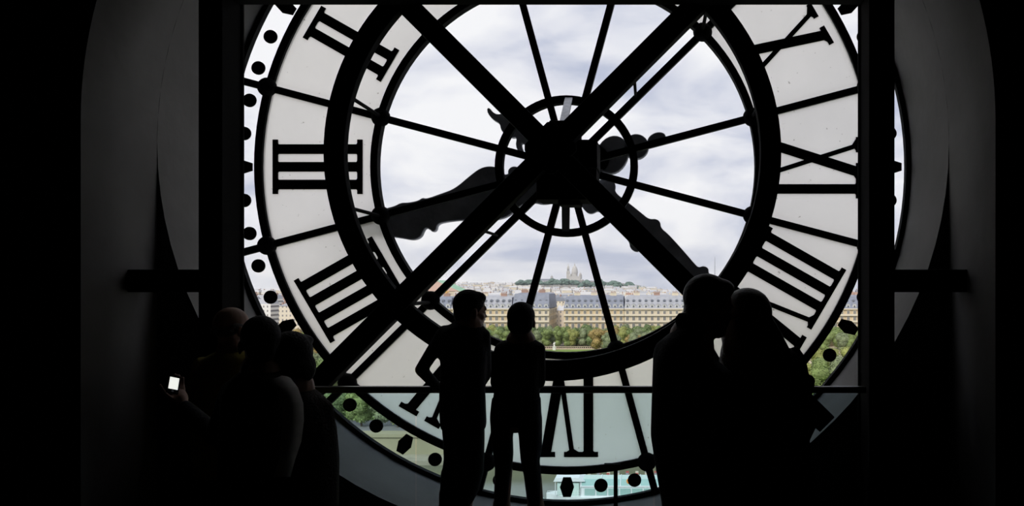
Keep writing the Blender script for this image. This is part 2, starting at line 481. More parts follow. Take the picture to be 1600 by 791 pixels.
# drive housing at the crossing
def pbox(x0, x1, y0, y1, Ya, Yb):
    p = P(x0, y0, Ya); q = P(x1, y1, Ya); return B().box(p.x - CX, q.x - CX, Ya - YR, Yb - YR, q.z, p.z)
addf('gusset_plate', B().prism([(cbx + dx, cbz + dz) for dx, dz in ((-.16, -.02), (-.16, .02), (-.02, .16), (.02, .16), (.16, .02), (.16, -.02), (.02, -.16), (-.02, -.16))], -.055, -.03))
addf('drive_housing', pbox(858, 903, 188, 262, 4.92, 5.2))
addf('drive_housing', pbox(874, 933, 218, 262, 4.90, 5.22))
addf('gear_case', pbox(838, 932, 244, 312, 4.96, 5.25))
addf('gear_case', pbox(872, 906, 300, 320, 5.0, 5.2))
for (xa, ya, xb, yb) in ((889, 153, 881, 190), (884, 362, 884, 316)):
    p = loc(P(xa, ya, D - .04)); q = loc(P(xb, yb, 5.2)); w = .028
    d = (q - p).normalized()
    sd = Vector((1, 0, 0)); up = d.cross(sd).normalized() * .008
    v = [p - sd * w - up, p + sd * w - up, p + sd * w + up, p - sd * w + up, q - sd * w - up, q + sd * w - up, q + sd * w + up, q - sd * w + up]
    addf('bracket', B().add(v, [(0, 3, 2, 1), (4, 5, 6, 7), (0, 1, 5, 4), (1, 2, 6, 5), (2, 3, 7, 6), (3, 0, 4, 7)]), m_pale_metal if ya < 200 else m_iron, bv=.002, label='steel bracket coloured pale where it catches light' if ya < 200 else None)  # top one coloured pale for the light it catches; same steel as the bottom

# ------------------------------------------------------------------ balustrade
YB = 4.60
zr = P(0, 606, YB).z
bal = thing('balustrade', 'glass balustrade with a thin dark handrail in front of the clock', 'balustrade', (CX, YB, 0))
x0, x1 = P(300, 0, YB).x - CX + .14, P(1352, 0, YB).x - CX
o = ob('handrail', B().box(x0, x1, -.025, .025, zr - .03, zr + .008).make('handrail', M('dark_satin_metal', (.05, .05, .052), .35, .4)), bal); bevel(o, .005)
for a, c in ((300, 649), (651, 1021), (1023, 1345)):
    pa, pc = P(a, 0, YB).x - CX, P(c, 0, YB).x - CX
    if a == 300: pa += .15
    ob('glass_panel', B().box(pa, pc, -.005, .005, .06, zr - .03).make('glass_panel', m_rail_glass), bal, 'faintly green glass panel')
ob('base_channel', B().box(x0, x1, -.04, .04, 0, .09).make('base_channel', m_iron2), bal)
pt = thing('short_post', 'short dark post standing behind the glass balustrade beside the white boat view', 'post', (P(962, 0, 4.7).x, 4.70, 0))
zt = P(0, 728, 4.7).z
ob('post', B().box(-.012, .012, -.012, .012, 0, zt).make('post', m_iron2), pt)
ob('clamp', B().box(-.07, .03, -.02, .02, zt - .012, zt + .012).make('clamp', m_iron2), pt)
ob('foot_plate', B().ring(0, 0, .001, .06, 0, .01, 20).make('foot_plate', m_iron2), pt).rotation_euler = (math.pi / 2, 0, 0)
pt.children[-1].location = (0, 0, .01)

# ------------------------------------------------------------------ people
def remesh(bb, vox, smooth=5):
    me = bb.make('tmp', [m_iron]); o = bpy.data.objects.new('tmp', me); COL.objects.link(o)
    m = o.modifiers.new('r', 'REMESH'); m.mode = 'VOXEL'; m.voxel_size = vox; m.use_smooth_shade = True
    if smooth:
        s2 = o.modifiers.new('s', 'SMOOTH'); s2.factor = .5; s2.iterations = smooth
    dg = bpy.context.evaluated_depsgraph_get(); dg.update()
    me2 = bpy.data.meshes.new_from_object(o.evaluated_get(dg), depsgraph=dg)
    bpy.data.objects.remove(o); me2.materials.clear()
    return me2

m_skin = M('skin', (.42, .25, .18), .55, 0, .08, 8)
m_eye = M('eye_white', (.6, .58, .55), .2)
m_hair_b = M('black_hair', (.006, .005, .005), .8, 0, .3, 40, .3, 90)
m_hair_br = M('brown_hair', (.04, .025, .016), .5, 0, .3, 40, .3, 90)
m_hair_g = M('thin_grey_hair', (.10, .09, .08), .6, 0, .3, 40, .3, 90)
m_navy = M('dark_navy_cotton', (.014, .016, .022), .9, 0, .2, 12, .2, 60)
m_black = M('black_cotton', (.010, .010, .011), .9, 0, .2, 12, .2, 60)
m_char = M('charcoal_wool', (.020, .019, .019), .95, 0, .3, 14, .4, 80)
m_brownc = M('dark_brown_wool', (.030, .024, .020), .95, 0, .3, 14, .4, 80)
m_olive = M('olive_yellow_jacket', (.34, .27, .04), .85, 0, .2, 6, .3, 40)
m_denim = M('dark_denim', (.014, .018, .030), .9, 0, .3, 18, .2, 70)
m_shoe = M('black_leather', (.012, .011, .010), .45)

def head_parts(body, hair, c, h, yaw, tilt=0., roll=0., style='short'):
    """c: centre of the head, h: chin-to-crown height, yaw: direction faced (0 = +x, 90 = away)"""
    R = Matrix.Rotation(math.radians(yaw), 3, 'Z') @ Matrix.Rotation(math.radians(tilt), 3, 'Y') @ Matrix.Rotation(math.radians(roll), 3, 'X')
    k = h / .235
    def L(x, y, z): return c + R @ (Vector((x, y, z)) * k)
    def e(bb, x, y, z, rx, ry, rz): bb.ball(L(x, y, z), (rx * k, ry * k, rz * k), 18, 12, R)
    e(body, -.012, 0, .028, .092, .074, .086)
    e(body, .022, 0, -.035, .066, .060, .074)
    e(body, .050, 0, -.082, .034, .036, .030)      # chin
    e(body, -.005, .0, -.06, .055, .056, .05)
    e(body, .080, 0, -.012, .014, .011, .022); e(body, .092, 0, -.024, .013, .012, .010)   # nose
    e(body, .074, 0, .018, .016, .046, .010)       # brow
    e(body, .074, 0, -.056, .013, .022, .006); e(body, .073, 0, -.066, .012, .019, .006)   # lips
    for s_ in (-1, 1):
        e(body, .062, s_ * .030, -.002, .014, .014, .011)
        e(body, -.008, s_ * .078, -.012, .018, .010, .030)     # ears
        e(body, .050, s_ * .040, -.030, .022, .020, .022)
    if style == 'short':
        e(hair, -.020, 0, .036, .095, .081, .090); e(hair, .030, 0, .082, .052, .062, .036); e(hair, -.060, 0, -.020, .040, .060, .060)
    elif style == 'crop':
        e(hair, -.022, 0, .030, .092, .080, .086); e(hair, -.060, 0, -.030, .034, .056, .052)
    elif style == 'bob':
        e(hair, -.020, 0, .036, .104, .092, .094); e(hair, -.040, 0, -.020, .078, .090, .082)
        e(hair, .030, 0, .088, .058, .072, .030)
        for s_ in (-1, 1): e(hair, .0, s_ * .078, -.035, .050, .022, .062)
    elif style == 'pixie':
        e(hair, -.020, 0, .034, .100, .086, .090); e(hair, -.042, 0, -.014, .070, .080, .070); e(hair, .030, 0, .086, .056, .066, .030)
    elif style == 'long':
        e(hair, -.018, 0, .036, .104, .093, .094); e(hair, -.045, 0, -.04, .074, .092, .110); e(hair, -.060, 0, -.14, .056, .092, .120); e(hair, -.062, 0, -.23, .045, .086, .09)
        for s_ in (-1, 1): e(hair, .0, s_ * .080, -.07, .044, .022, .110)
    elif style == 'bald':
        e(hair, -.052, 0, -.012, .056, .080, .036); 
        for s_ in (-1, 1): e(hair, -.02, s_ * .068, .006, .045, .014, .030)
    return L

def hand(bb, w, d, palm_n, side=1, curl=.5, sc=1.):
    """palm from wrist w along d; palm_n points out of the palm; side = thumb side"""
    d = d.normalized(); n = (palm_n - d * palm_n.dot(d)).normalized(); s_ = d.cross(n).normalized() * side
    bb.ball(w + d * .045 * sc, (.036 * sc, .044 * sc, .017 * sc), 14, 10, Matrix((s_, d, n)).transposed())
    bb.cap(w - d * .02 * sc, w + d * .03 * sc, .027 * sc, .026 * sc, 10)
    for i, (off, ln) in enumerate(((.027, .072), (.009, .082), (-.009, .076), (-.026, .060))):
        p = w + d * .078 * sc + s_ * off * sc; dirn = d.copy()
        for j in range(3):
            L = ln * sc * (.44, .32, .24)[j]
            dirn = (Matrix.Rotation(-curl * (.35 + .35 * j) * 1, 3, d.cross(n)) @ dirn).normalized() if False else (dirn + n * curl * (.5 if j else .25)).normalized()
            q = p + dirn * L
            bb.cap(p, q, (.0088 - .0007 * j) * sc, (.0082 - .0007 * j) * sc, 8); p = q
    p = w + d * .028 * sc + s_ * .030 * sc
    dirn = (d * .7 + s_ * .75 + n * .25 * curl).normalized()
    for j, L in enumerate((.040, .030, .024)):
        q = p + dirn * L * sc; bb.cap(p, q, (.0115 - .001 * j) * sc, (.0105 - .001 * j) * sc, 8); p = q
        dirn = (dirn + d * .35 + n * .3 * curl).normalized()

def person(label, Y, head, top_secs, leg_secs, arms, mats, extra=None, feet=None, neck=None, wadd=.0):
    """sections are (pixel y, left x, right x, half depth[, dy]) at distance Y"""
    ctr = P((top_secs[3][1] + top_secs[3][2]) / 2, 0, Y); base = Vector((ctr.x, Y, 0))
    t = thing('person', label, 'person', base)
    def J(px, py, dy=0): return P(px, py, Y + dy) - base
    body, hair, top, leg, shoe = B(), B(), B(), B(), B()
    hx, hy, hh, yaw, tilt, roll, style, hdy = head
    c = J(hx, hy, hdy)
    L_ = head_parts(body, hair, c, hh, yaw, tilt, roll, style)
    nb = J(*neck) if neck else J((top_secs[0][1] + top_secs[0][2]) / 2, top_secs[0][0] + 12, 0)
    Rz = Matrix.Rotation(math.radians(yaw), 3, 'Z')
    body.cap(c + Rz @ Vector((-.018, 0, -.045)), nb, .056 * hh / .235, .060, 16)
    body.cap(nb, nb + Vector((0, 0, -.12)), .06, .08, 14)
    def secs(bb, ss):
        out = []
        for q in ss:
            dy = q[4] if len(q) > 4 else 0
            a, b2 = J(q[1], q[0], dy), J(q[2], q[0], dy)
            out.append(((a + b2) / 2, (b2.x - a.x) / 2, q[3], 0))
        bb.loft(out, 24); return out
    secs(top, top_secs)
    ends = []
    for ss in leg_secs: ends.append(secs(leg, ss))
    for (sh, el, wr, r0, r1, r2, hd, side, curl) in arms:
        a, e_, w = J(*sh), J(*el), J(*wr)
        top.cap(a, e_, r0, r1); wv = e_ + (w - e_) * .93
        top.cap(e_, wv, r1, r2)
        body.cap(e_, w, r1 * .75, .026)
        d = (w - e_).normalized()
        if hd is not None: d = Vector(hd[0]).normalized()
        hand(body, w, d, Vector(hd[1]) if hd else Vector((0, 0, -1)), side, curl)
    hipc = sum((q[0][0] for q in ends[-2:]), Vector()) / 2
    body.cap(nb, hipc, .085, .09)
    for am in arms: body.cap(nb + Vector((0, 0, -.05)), J(*am[0]), .05, .035); body.cap(J(*am[0]), J(*am[1]), .036, .034)
    for es in ends[-2:]:
        chain = [hipc] + [q[0] for q in es]
        for p_, q_ in zip(chain, chain[1:]): body.cap(p_, q_, .05, .045)
    # ankles and shoes from the last leg sections
    for es in ends[1:] if len(ends) > 2 else ends:
        lc = es[-1][0]
        ank = Vector((lc.x, lc.y, .09))
        leg.cap(lc, ank, min(es[-1][1], .06), .045)
        shoe.ball(ank + Vector((0, .06, -.045)), (.047, .135, .045), 16, 10); shoe.cap(ank + Vector((0, -.01, -.03)), ank + Vector((0, 0, .02)), .045, .042)
        body.cap(lc, ank, .05, .036)
    if extra: extra(J, body, top, leg, hair)
    def put(nm, bb, vox, mat, sm=4, lab=None):
        me = remesh(bb, vox, sm); me.materials.append(mat); return ob(nm, me, t, lab)
    bo = put('body', body, .0065, mats['skin'], 2)
    for s_ in (-1, 1): ob('eye', B().ball(L_(.0675, s_ * .030, -.002), .0115 * hh / .235, 12, 8).make('eye', m_eye, True), bo)
    put('hair', hair, .009, mats['hair'], 3)
    put('top', top, .012, mats['top'], 4); put('trousers', leg, .012, mats['leg'], 4); put('shoes', shoe, .01, mats['shoe'], 2)
    return t, J, base

FW = ((.2, 1, -.2), (0, 0, -1))
# standing couple at the rail
def man1_x(J, body, top, leg, hair):
    top.cap(J(716, 500, -.02), J(735, 504, -.03), .022, .026); top.cap(J(735, 504, -.03), J(750, 508, .02), .026, .02)
man1 = person('man in a dark shirt with one elbow out at the handrail', 4.35,
    (736, 486, .228, 35, 6, 0, 'short', .02),
    [(500, 718, 748, .05), (505, 706, 753, .075), (513, 692, 758, .095), (525, 687, 762, .11), (550, 688, 763, .12), (580, 689, 760, .12), (610, 687, 758, .115), (640, 687, 759, .12), (662, 688, 760, .12), (672, 690, 758, .11)],
    [[(640, 688, 757, .11), (690, 693, 757, .11), (716, 694, 756, .11), (738, 691, 756, .10), (752, 690, 752, .09)],
     [(735, 690, 722, .085), (770, 688, 712, .07), (800, 687, 709, .06), (850, 688, 710, .055), (890, 690, 708, .045)],
     [(735, 716, 755, .085), (766, 713, 749, .075), (790, 713, 736, .06), (850, 712, 734, .055), (890, 712, 730, .045)]],
    [((695, 520), (658, 578, -.03), (686, 608, .12), .045, .036, .03, ((.5, .8, -.2), (0, 0, -1)), 1, .3),
     ((754, 526), (757, 585, .06), (745, 607, .2), .048, .042, .034, ((-.2, 1, 0), (0, 0, -1)), -1, .3)],
    dict(skin=m_skin, hair=m_hair_b, top=m_navy, leg=m_black, shoe=m_shoe), man1_x)
gl_t, Jg, bs = man1
gm = B()
cg = Jg(756, 481, .03)
gm.tube(cg + Vector((0, 0, 0)), cg + Vector((-.07, -.055, .002)), .0025, .0025, 6); gm.ring(cg.x - .004, cg.z - .004, .015, .018, cg.y + .0, cg.y + .006, 16)
ob('eyeglasses', gm.make('eyeglasses', m_iron2), gl_t)

woman1 = person('woman with a short black bob and dark trousers at the handrail, seen from behind', 4.30,
    (815, 503, .215, 88, 2, 0, 'pixie', .0),
    [(530, 795, 834, .05), (533, 782, 841, .07), (538, 776, 846, .09), (548, 772, 849, .10), (575, 772, 846, .11), (600, 774, 842, .105), (625, 770, 844, .115), (648, 766, 846, .12), (660, 768, 846, .115)],
    [[(620, 769, 845, .115), (645, 766, 846, .12), (658, 766, 847, .115), (664, 768, 846, .10)],
     [(652, 766, 805, .10), (684, 768, 801, .09), (709, 771, 802, .08), (735, 774, 800, .07), (788, 773, 795, .06), (850, 776, 795, .05), (890, 778, 795, .045)],
     [(652, 807, 847, .10), (684, 811, 847, .09), (700, 812, 847, .085), (721, 814, 843, .075), (745, 819, 846, .068), (791, 827, 847, .06), (850, 826, 846, .05), (890, 828, 846, .045)]],
    [((783, 548), (776, 598, .02), (789, 606, .2), .042, .038, .03, ((.2, 1, 0), (0, 0, -1)), 1, .3),
     ((841, 546), (842, 598, .04), (826, 606, .2), .042, .038, .03, ((-.2, 1, 0), (0, 0, -1)), -1, .3)],
    dict(skin=m_skin, hair=m_hair_b, top=m_black, leg=m_denim, shoe=m_shoe), neck=(814, 535))

# nearer couple on the right
def man2_x(J, body, top, leg, hair):
    top.cap(J(1066, 500, -.03), J(1088, 512, -.07), .03, .036); top.cap(J(1088, 512, -.07), J(1092, 522, .0), .034, .028)
    top.cap(J(1066, 500, -.03), J(1078, 504, .05), .028, .03)
man2 = person('tall man in a dark jacket bending his head towards the woman beside him', 2.90,
    (1109, 480, .232, 14, 12, 0, 'short', .0),
    [(508, 1066, 1096, .07), (516, 1052, 1098, .10), (528, 1037, 1099, .12), (545, 1026, 1104, .14), (562, 1020, 1114, .15), (585, 1019, 1150, .155), (610, 1018, 1160, .16), (680, 1016, 1162, .16), (730, 1024, 1162, .16), (791, 1034, 1160, .16), (840, 1036, 1158, .15)],
    [[(770, 1040, 1156, .14), (830, 1036, 1158, .14), (860, 1038, 1156, .13)],
     [(820, 1038, 1100, .11), (960, 1044, 1092, .08), (1080, 1048, 1088, .06)],
     [(820, 1096, 1156, .11), (960, 1102, 1150, .08), (1080, 1106, 1146, .06)]],
    [((1044, 552), (1038, 665, -.02), (1062, 735, .18), .058, .05, .036, ((.3, .8, -.5), (1, 0, 0)), 1, .6),
     ((1112, 585), (1138, 665, .1), (1120, 720, .26), .058, .05, .036, ((-.3, .8, -.3), (-1, 0, 0)), -1, .6)],
    dict(skin=m_skin, hair=m_hair_br, top=m_black, leg=m_black, shoe=m_shoe), man2_x, neck=(1080, 528))
def woman2_x(J, body, top, leg, hair):
    hair.cap(J(1152, 500, -.02), J(1140, 545, -.06), .06, .03); hair.cap(J(1200, 510, -.02), J(1222, 552, -.05), .035, .035)
    top.ball(J(1244, 545, .0), (.016, .02, .012))
    top.ball(J(1262, 600, .0), (.03, .04, .03))
woman2 = person('woman with shoulder-length hair in a dark coat standing close beside the tall man', 3.05,
    (1171, 503, .246, 55, 0, 0, 'long', .0),
    [(538, 1158, 1214, .06), (544, 1144, 1232, .09), (554, 1134, 1245, .12), (575, 1128, 1254, .14), (620, 1124, 1258, .15), (700, 1120, 1266, .17), (791, 1112, 1284, .19), (900, 1108, 1290, .20)],
    [[(820, 1130, 1270, .15), (900, 1126, 1274, .14)],
     [(880, 1132, 1196, .11), (980, 1140, 1190, .08), (1070, 1146, 1184, .06)],
     [(880, 1200, 1268, .11), (980, 1208, 1260, .08), (1070, 1212, 1252, .06)]],
    [((1142, 566), (1136, 670, .0), (1160, 715, .2), .052, .046, .034, ((.3, .9, -.2), (0, 0, -1)), 1, .5),
     ((1240, 566), (1258, 660, .02), (1240, 715, .2), .052, .048, .034, ((-.3, .9, -.2), (0, 0, -1)), -1, .5)],
    dict(skin=m_skin, hair=m_hair_br, top=m_char, leg=m_black, shoe=m_shoe), woman2_x, neck=(1180, 540))

# group on the left
bald = person('balding man in an olive yellow jacket at the back of the left group', 4.0,
    (364, 514, .232, 60, 4, 0, 'bald', 0),
    [(545, 350, 384, .06), (550, 338, 394, .09), (558, 322, 404, .12), (575, 308, 412, .14), (620, 302, 414, .15), (680, 304, 412, .16), (740, 308, 408, .15)],
    [[(710, 312, 404, .13), (760, 312, 404, .13)],
     [(740, 312, 356, .10), (830, 318, 352, .075), (900, 322, 350, .06)],
     [(740, 360, 404, .10), (830, 364, 398, .075), (900, 366, 394, .06)]],
    [((316, 572), (300, 640, 0), (322, 672, .2), .05, .045, .034, ((.4, .9, .1), (0, 0, -1)), 1, .5),
     ((402, 572), (412, 640, 0), (398, 672, .2), .05, .045, .034, ((-.4, .9, .1), (0, 0, -1)), -1, .5)],
    dict(skin=m_skin, hair=m_hair_g, top=m_olive, leg=m_black, shoe=m_shoe), neck=(366, 550))
holder = person('person in dark clothes with a pale bag strap, holding up a lit phone', 3.30,
    (407, 538, .235, 120, 0, 0, 'short', 0),
    [(575, 388, 430, .06), (582, 374, 442, .09), (594, 360, 456, .12), (615, 350, 462, .14), (670, 348, 458, .15), (740, 346, 452, .15), (800, 344, 452, .15)],
    [[(770, 348, 450, .14), (830, 346, 452, .14)],
     [(810, 346, 398, .11), (930, 352, 392, .08), (1000, 356, 390, .06)],
     [(810, 402, 452, .11), (930, 406, 446, .08), (1000, 408, 442, .06)]],
    [((364, 612), (338, 682, .05), (286, 633, .22), .052, .046, .033, ((-.5, .35, .75), (.58, -.36, .73)), -1, .9),
     ((436, 614, .06), (440, 700, .12), (426, 740, .26), .052, .046, .034, ((-.3, .9, -.2), (0, 0, -1)), -1, .5)],
    dict(skin=m_skin, hair=m_hair_b, top=m_black, leg=m_denim, shoe=m_shoe), neck=(408, 580))
ht, Jh, hb = holder
# pale strap across the shoulder and back
pts = [(424, 584, .0), (438, 594, -.06), (450, 611, -.085), (458, 634, -.085), (459, 658, -.085), (455, 690, -.09), (449, 716, -.10), (441, 745, -.11)]
v = []; wd = .042
C3 = [Jh(*p) for p in pts]
for i, c in enumerate(C3):
    d = (C3[min(i + 1, len(C3) - 1)] - C3[max(i - 1, 0)]).normalized()
    nrm = Vector((1, -.8, 0)); s_ = d.cross(nrm).normalized(); k = wd * (1 if i < 6 else .8)
    nn = s_.cross(d).normalized() * .004
    v += [c - s_ * k - nn, c + s_ * k - nn, c + s_ * k + nn, c - s_ * k + nn]
f = [[0, 1, 2, 3], [len(v) - 1, len(v) - 2, len(v) - 3, len(v) - 4]]
for i in range(len(C3) - 1):
    for j in range(4): f.append([4 * i + j, 4 * i + 4 + j, 4 * i + 4 + (j + 1) % 4, 4 * i + (j + 1) % 4])
ob('bag_strap', mesh('bag_strap', v, f, M('pale_canvas', (.75, .73, .68), .9, 0, .1, 30), None, True), ht, 'pale grey strap')
bob = person('short person with dark bobbed hair in a dark brown coat, nearest the handrail end', 3.42,
    (458, 562, .232, 80, 4, 0, 'bob', 0),
    [(605, 436, 484, .06), (611, 426, 492, .09), (622, 416, 505, .12), (640, 410, 516, .14), (670, 408, 523, .15), (720, 408, 527, .16), (791, 408, 526, .16), (850, 408, 526, .16)],
    [[(810, 416, 516, .14), (860, 416, 516, .13)],
     [(840, 416, 462, .10), (930, 420, 458, .08), (990, 424, 456, .06)],
     [(840, 468, 516, .10), (930, 472, 512, .08), (990, 476, 508, .06)]],
    [((424, 636), (418, 710, 0), (440, 745, .2), .048, .044, .032, ((.3, .9, -.1), (0, 0, -1)), 1, .5),
     ((504, 640), (512, 715, 0), (492, 748, .2), .048, .044, .032, ((-.3, .9, -.1), (0, 0, -1)), -1, .5)],
    dict(skin=m_skin, hair=m_hair_b, top=m_brownc, leg=m_black, shoe=m_shoe), neck=(460, 606))

# phone in the raised hand
ph = thing('phone', 'phone with a bright white screen held up in the left group', 'phone')
pc = P(271, 601, 3.50); ph.location = pc
ob('phone_body', B().box(-.025, .025, -.004, .004, -.056, .056).make('phone_body', m_iron2), ph); bevel(ph.children[0], .003)
ob('screen', B().box(-.019, .019, -.0052, -.0042, -.034, .040).make('screen', M('lit_phone_screen', (.8, .8, .8), .3, emit=((.95, .97, .9), .9))), ph, 'lit white screen')
ob('home_button', B().ring(0, -.046, .001, .005, -.0055, -.0042, 14).make('home_button', m_pale_metal), ph)
az = Vector((-.33, .72, .61)).normalized(); ax = Vector((.5, .4, -.2)); ax = (ax - az * ax.dot(az)).normalized(); ay = az.cross(ax)
ph.rotation_euler = Matrix((ax, ay, az)).transposed().to_euler()

# ------------------------------------------------------------------ outside: ground, river, quay
random.seed(7)
GZ = -30.0
def sstep(a, b2, x):
    t = max(0., min(1., (x - a) / (b2 - a))); return t * t * (3 - 2 * t)
def top_px(u, Y):      # pixel row of the roof tops at distance Y, in column u
    pts = [(560, 474), (650, 469), (900, 463), (1200, 458), (1600, 452.5), (2000, 448.5), (2500, 444), (3000, 440)]
    y = pts[-1][1]
    for (a, ya), (c, yc) in zip(pts, pts[1:]):
        if Y <= c: y = ya + (yc - ya) * max(0, (Y - a)) / (c - a); break
    r = sstep(985, 1060, u)                       # skyline drops to the right of the hill
    y = y * (1 - r) + max(y, 456.5) * r
    l = sstep(560, 450, u); y = y * (1 - l) + max(y, 453) * l
    return y
def ground(X, Y):
    if Y < 520: return GZ
    u = VX + X * F / Y
    z = CZ - (top_px(u, Y) - VY) * Y / F - 19
    t = sstep(520, 700, Y)
    z = GZ * (1 - t) + z * t
    # the wooded hill
    hx = (u - 905) / 75
    z += 26 * math.exp(-hx * hx) * sstep(2300, 3150, Y)
    return z
m_ground = M('city_ground', (.20, .19, .17), .9, 0, .3, .02)
v = []; f = []
ys = [163, 250, 340, 420, 520, 600, 700, 850, 1000, 1200, 1400, 1700, 2000, 2300, 2600, 2800, 3000, 3200, 3500, 4200]
us = list(range(150, 1801, 25))
for Y in ys:
    for u in us:
        X = (u - VX) * Y / F; v.append((X, Y, ground(X, Y) - (0 if Y <= 520 else 2)))
n = len(us)
for j in range(len(ys) - 1):
    for i in range(n - 1): f.append([j * n + i, j * n + i + 1, (j + 1) * n + i + 1, (j + 1) * n + i])
struct('ground_city', mesh('city_ground', v, f, m_ground), 'rising ground of the far bank up to the hill', 'ground')
m_water = M('olive_river_water', (.11, .12, .075), .14, 0, .12, .15, .35, .6, spec=.5)
struct('river', B().box(-400, 400, 30, 162, -35, -34.5).make('river', m_water), 'olive green river below the clock', 'river')
m_quay = M('pale_quay_stone', (.33, .31, .20), .85, 0, .12, .12)
m_sand = M('sandy_path', (.50, .42, .31), .9, 0, .12, .1)
m_grass = M('lawn_grass', (.16, .24, .05), .95, 0, .25, .12)
struct('quay_wall', B().box(-400, 400, 160, 163, -34.7, -30).box(-400, 400, 159.6, 163.2, -30, -29.3).make('quay_wall', m_quay), 'pale stone quay wall on the far bank')
struct('quay_ledge', B().box(-400, 400, 154, 160, -34.6, -33.6).make('quay_ledge', M('quay_cobbles', (.33, .31, .23), .9, 0, .2, .3)), 'low cobbled landing along the quay wall', 'path')
struct('road', B().box(-400, 400, 166, 178, -30, -29.9).make('road', M('grey_asphalt', (.22, .22, .22), .9, 0, .1, .2)), 'grey road along the far quay', 'road')
struct('lawn', B().box(-120, 40, 338, 374, -30, -29.85).make('lawn', m_grass), 'green garden lawn before the trees', 'lawn')
struct('garden_path', B().box(-300, 300, 376, 383, -30, -29.9).box(60, 300, 300, 420, -30, -29.92).make('garden_path', m_sand), 'pale sandy garden path', 'path')
struct('grass_bank', B().box(-400, 400, 180, 300, -30, -29.9).make('grass_bank', m_grass), 'grass under the trees by the quay', 'lawn')

# garden balustrade and statue
gb = thing('garden_balustrade', 'low pale stone balustrade behind the lawn', 'balustrade', (-38, 377, -29.9))
ob('coping', B().box(-22, 22, -.25, .25, 1.1, 1.35).make('coping', m_sand), gb); ob('plinth', B().box(-22, 22, -.25, .25, 0, .3).make('plinth', m_sand), gb)
bm_ = B().tube((0, 0, .3), (0, 0, .7), .16, .24, 8).tube((0, 0, .7), (0, 0, 1.1), .24, .12, 8).make('baluster', m_sand)
for i in range(44):
    ob('baluster', bm_, gb, loc=(-21.5 + i, 0, 0))
m_marble = M('white_marble', (.75, .74, .70), .6)
stt = thing('statue', 'white marble statue on a plinth at the edge of the lawn', 'statue', (P(866, 0, 371).x, 371, -29.85))
ob('plinth', B().box(-.7, .7, -.7, .7, 0, 1.5).box(-.85, .85, -.85, .85, 1.4, 1.6).make('plinth', m_marble), stt)
fg = B().cap((-.2, 0, 1.6), (-.15, 0, 2.5), .2, .24).cap((.2, 0, 1.6), (.15, 0, 2.5), .2, .24).cap((0, 0, 2.5), (0, 0, 3.2), .34, .38).cap((0, 0, 3.4), (0, 0, 3.75), .12, .2).cap((-.4, 0, 3.2), (-.55, .1, 2.6), .14, .1).cap((.4, 0, 3.2), (.62, .2, 3.7), .14, .1)
ob('figure', fg.make('figure', m_marble, True), stt)

# ------------------------------------------------------------------ trees
def leaf_mat(name, c):
    return M(name, c, .8, 0, .35, .35)
leafs = [leaf_mat('mid_green_leaves', (.19, .25, .085)), leaf_mat('yellow_green_leaves', (.27, .29, .09)), leaf_mat('dark_green_leaves', (.14, .20, .08)), leaf_mat('russet_leaves', (.32, .24, .09)), leaf_mat('grey_green_leaves', (.20, .24, .13))]
m_bark = M('grey_bark', (.10, .08, .06), .9, 0, .3, 3)
def crown(seed, h=8., w=4.8, n=1900):
    r = random.Random(seed); lumps = []
    for i in range(9):
        a = r.uniform(0, 6.28); d = r.uniform(0, .6) * w
        lumps.append((Vector((d * math.cos(a), d * math.sin(a), r.uniform(-.1, .8) * h)), r.uniform(.36, .54) * w))
    lumps.append((Vector((0, 0, h * .5)), w * .62))
    bb = B()
    for c, q in lumps: bb.ball(c, (q * .86, q * .86, q * .8), 10, 7)
    for i in range(n):
        c, q = r.choice(lumps)
        d = Vector((r.gauss(0, 1), r.gauss(0, 1), r.gauss(0, 1))).normalized()
        p = c + d * q * r.uniform(.8, 1.1); s_ = r.uniform(.22, .42)
        a = Vector((r.gauss(0, 1), r.gauss(0, 1), r.gauss(0, 1))).normalized(); b2 = a.cross(d).normalized()
        a = (d * .5 + a).normalized()
        bb.add([p - a * s_, p + b2 * s_ * .6, p + a * s_, p - b2 * s_ * .6], [(0, 1, 2, 3)])
    return bb
crowns = [[crown(10 + i).make('crown', lm) for lm in leafs] for i in range(1)]
base_crowns = [crown(20 + i) for i in range(3)]
crowns = [[bc.make('crown', lm) for lm in leafs] for bc in base_crowns]
bb = B().tube((0, 0, -4), (0, 0, 3), .28, .16, 8)
for a in (0, 2.1, 4.2): bb.tube((0, 0, 0), (1.4 * math.cos(a), 1.4 * math.sin(a), 3), .13, .06, 6)
trunk = bb.make('trunk', m_bark)
TN = ['mid green', 'yellow green', 'dark green', 'russet', 'grey green']
def tree(px, Y, H, ci, where, grp, X=None):
    X = (px - VX) * Y / F if X is None else X
    t = thing('tree', '%s leafy tree %s' % (TN[ci], where), 'tree', (X, Y, ground(X, Y)), grp)
    s_ = H / 12.; t.scale = (s_ * random.uniform(.9, 1.15), s_ * random.uniform(.9, 1.15), s_); t.rotation_euler = (0, 0, random.uniform(0, 6.28))
    ob('crown', random.choice(crowns)[ci], t, loc=(0, 0, 4)); ob('trunk', trunk, t, loc=(0, 0, 4))
rr = random.Random(3)
def row(u0, u1, st, Y, jy, h0, h1, cs, where, grp):
    u = u0; k = 0
    while u < u1:
        k += 1; sf = 'th' if 10 < k % 100 < 14 else {1: 'st', 2: 'nd', 3: 'rd'}.get(k % 10, 'th')
        tree(u + rr.uniform(-.3, .3) * st, Y + rr.uniform(-jy, jy), rr.uniform(h0, h1), rr.choice(cs), '%s, %d%s from the left' % (where, k, sf), grp); u += st
row(620, 1400, 15, 393, 2, 9.6, 11.2, [0, 0, 1, 4, 2], 'in the row under the long stone facade', 'garden trees below the facade')
row(628, 950, 15, 385, 2, 8.6, 10.2, [0, 0, 2, 4, 1], 'in the second row behind the garden balustrade', 'garden trees behind the balustrade')
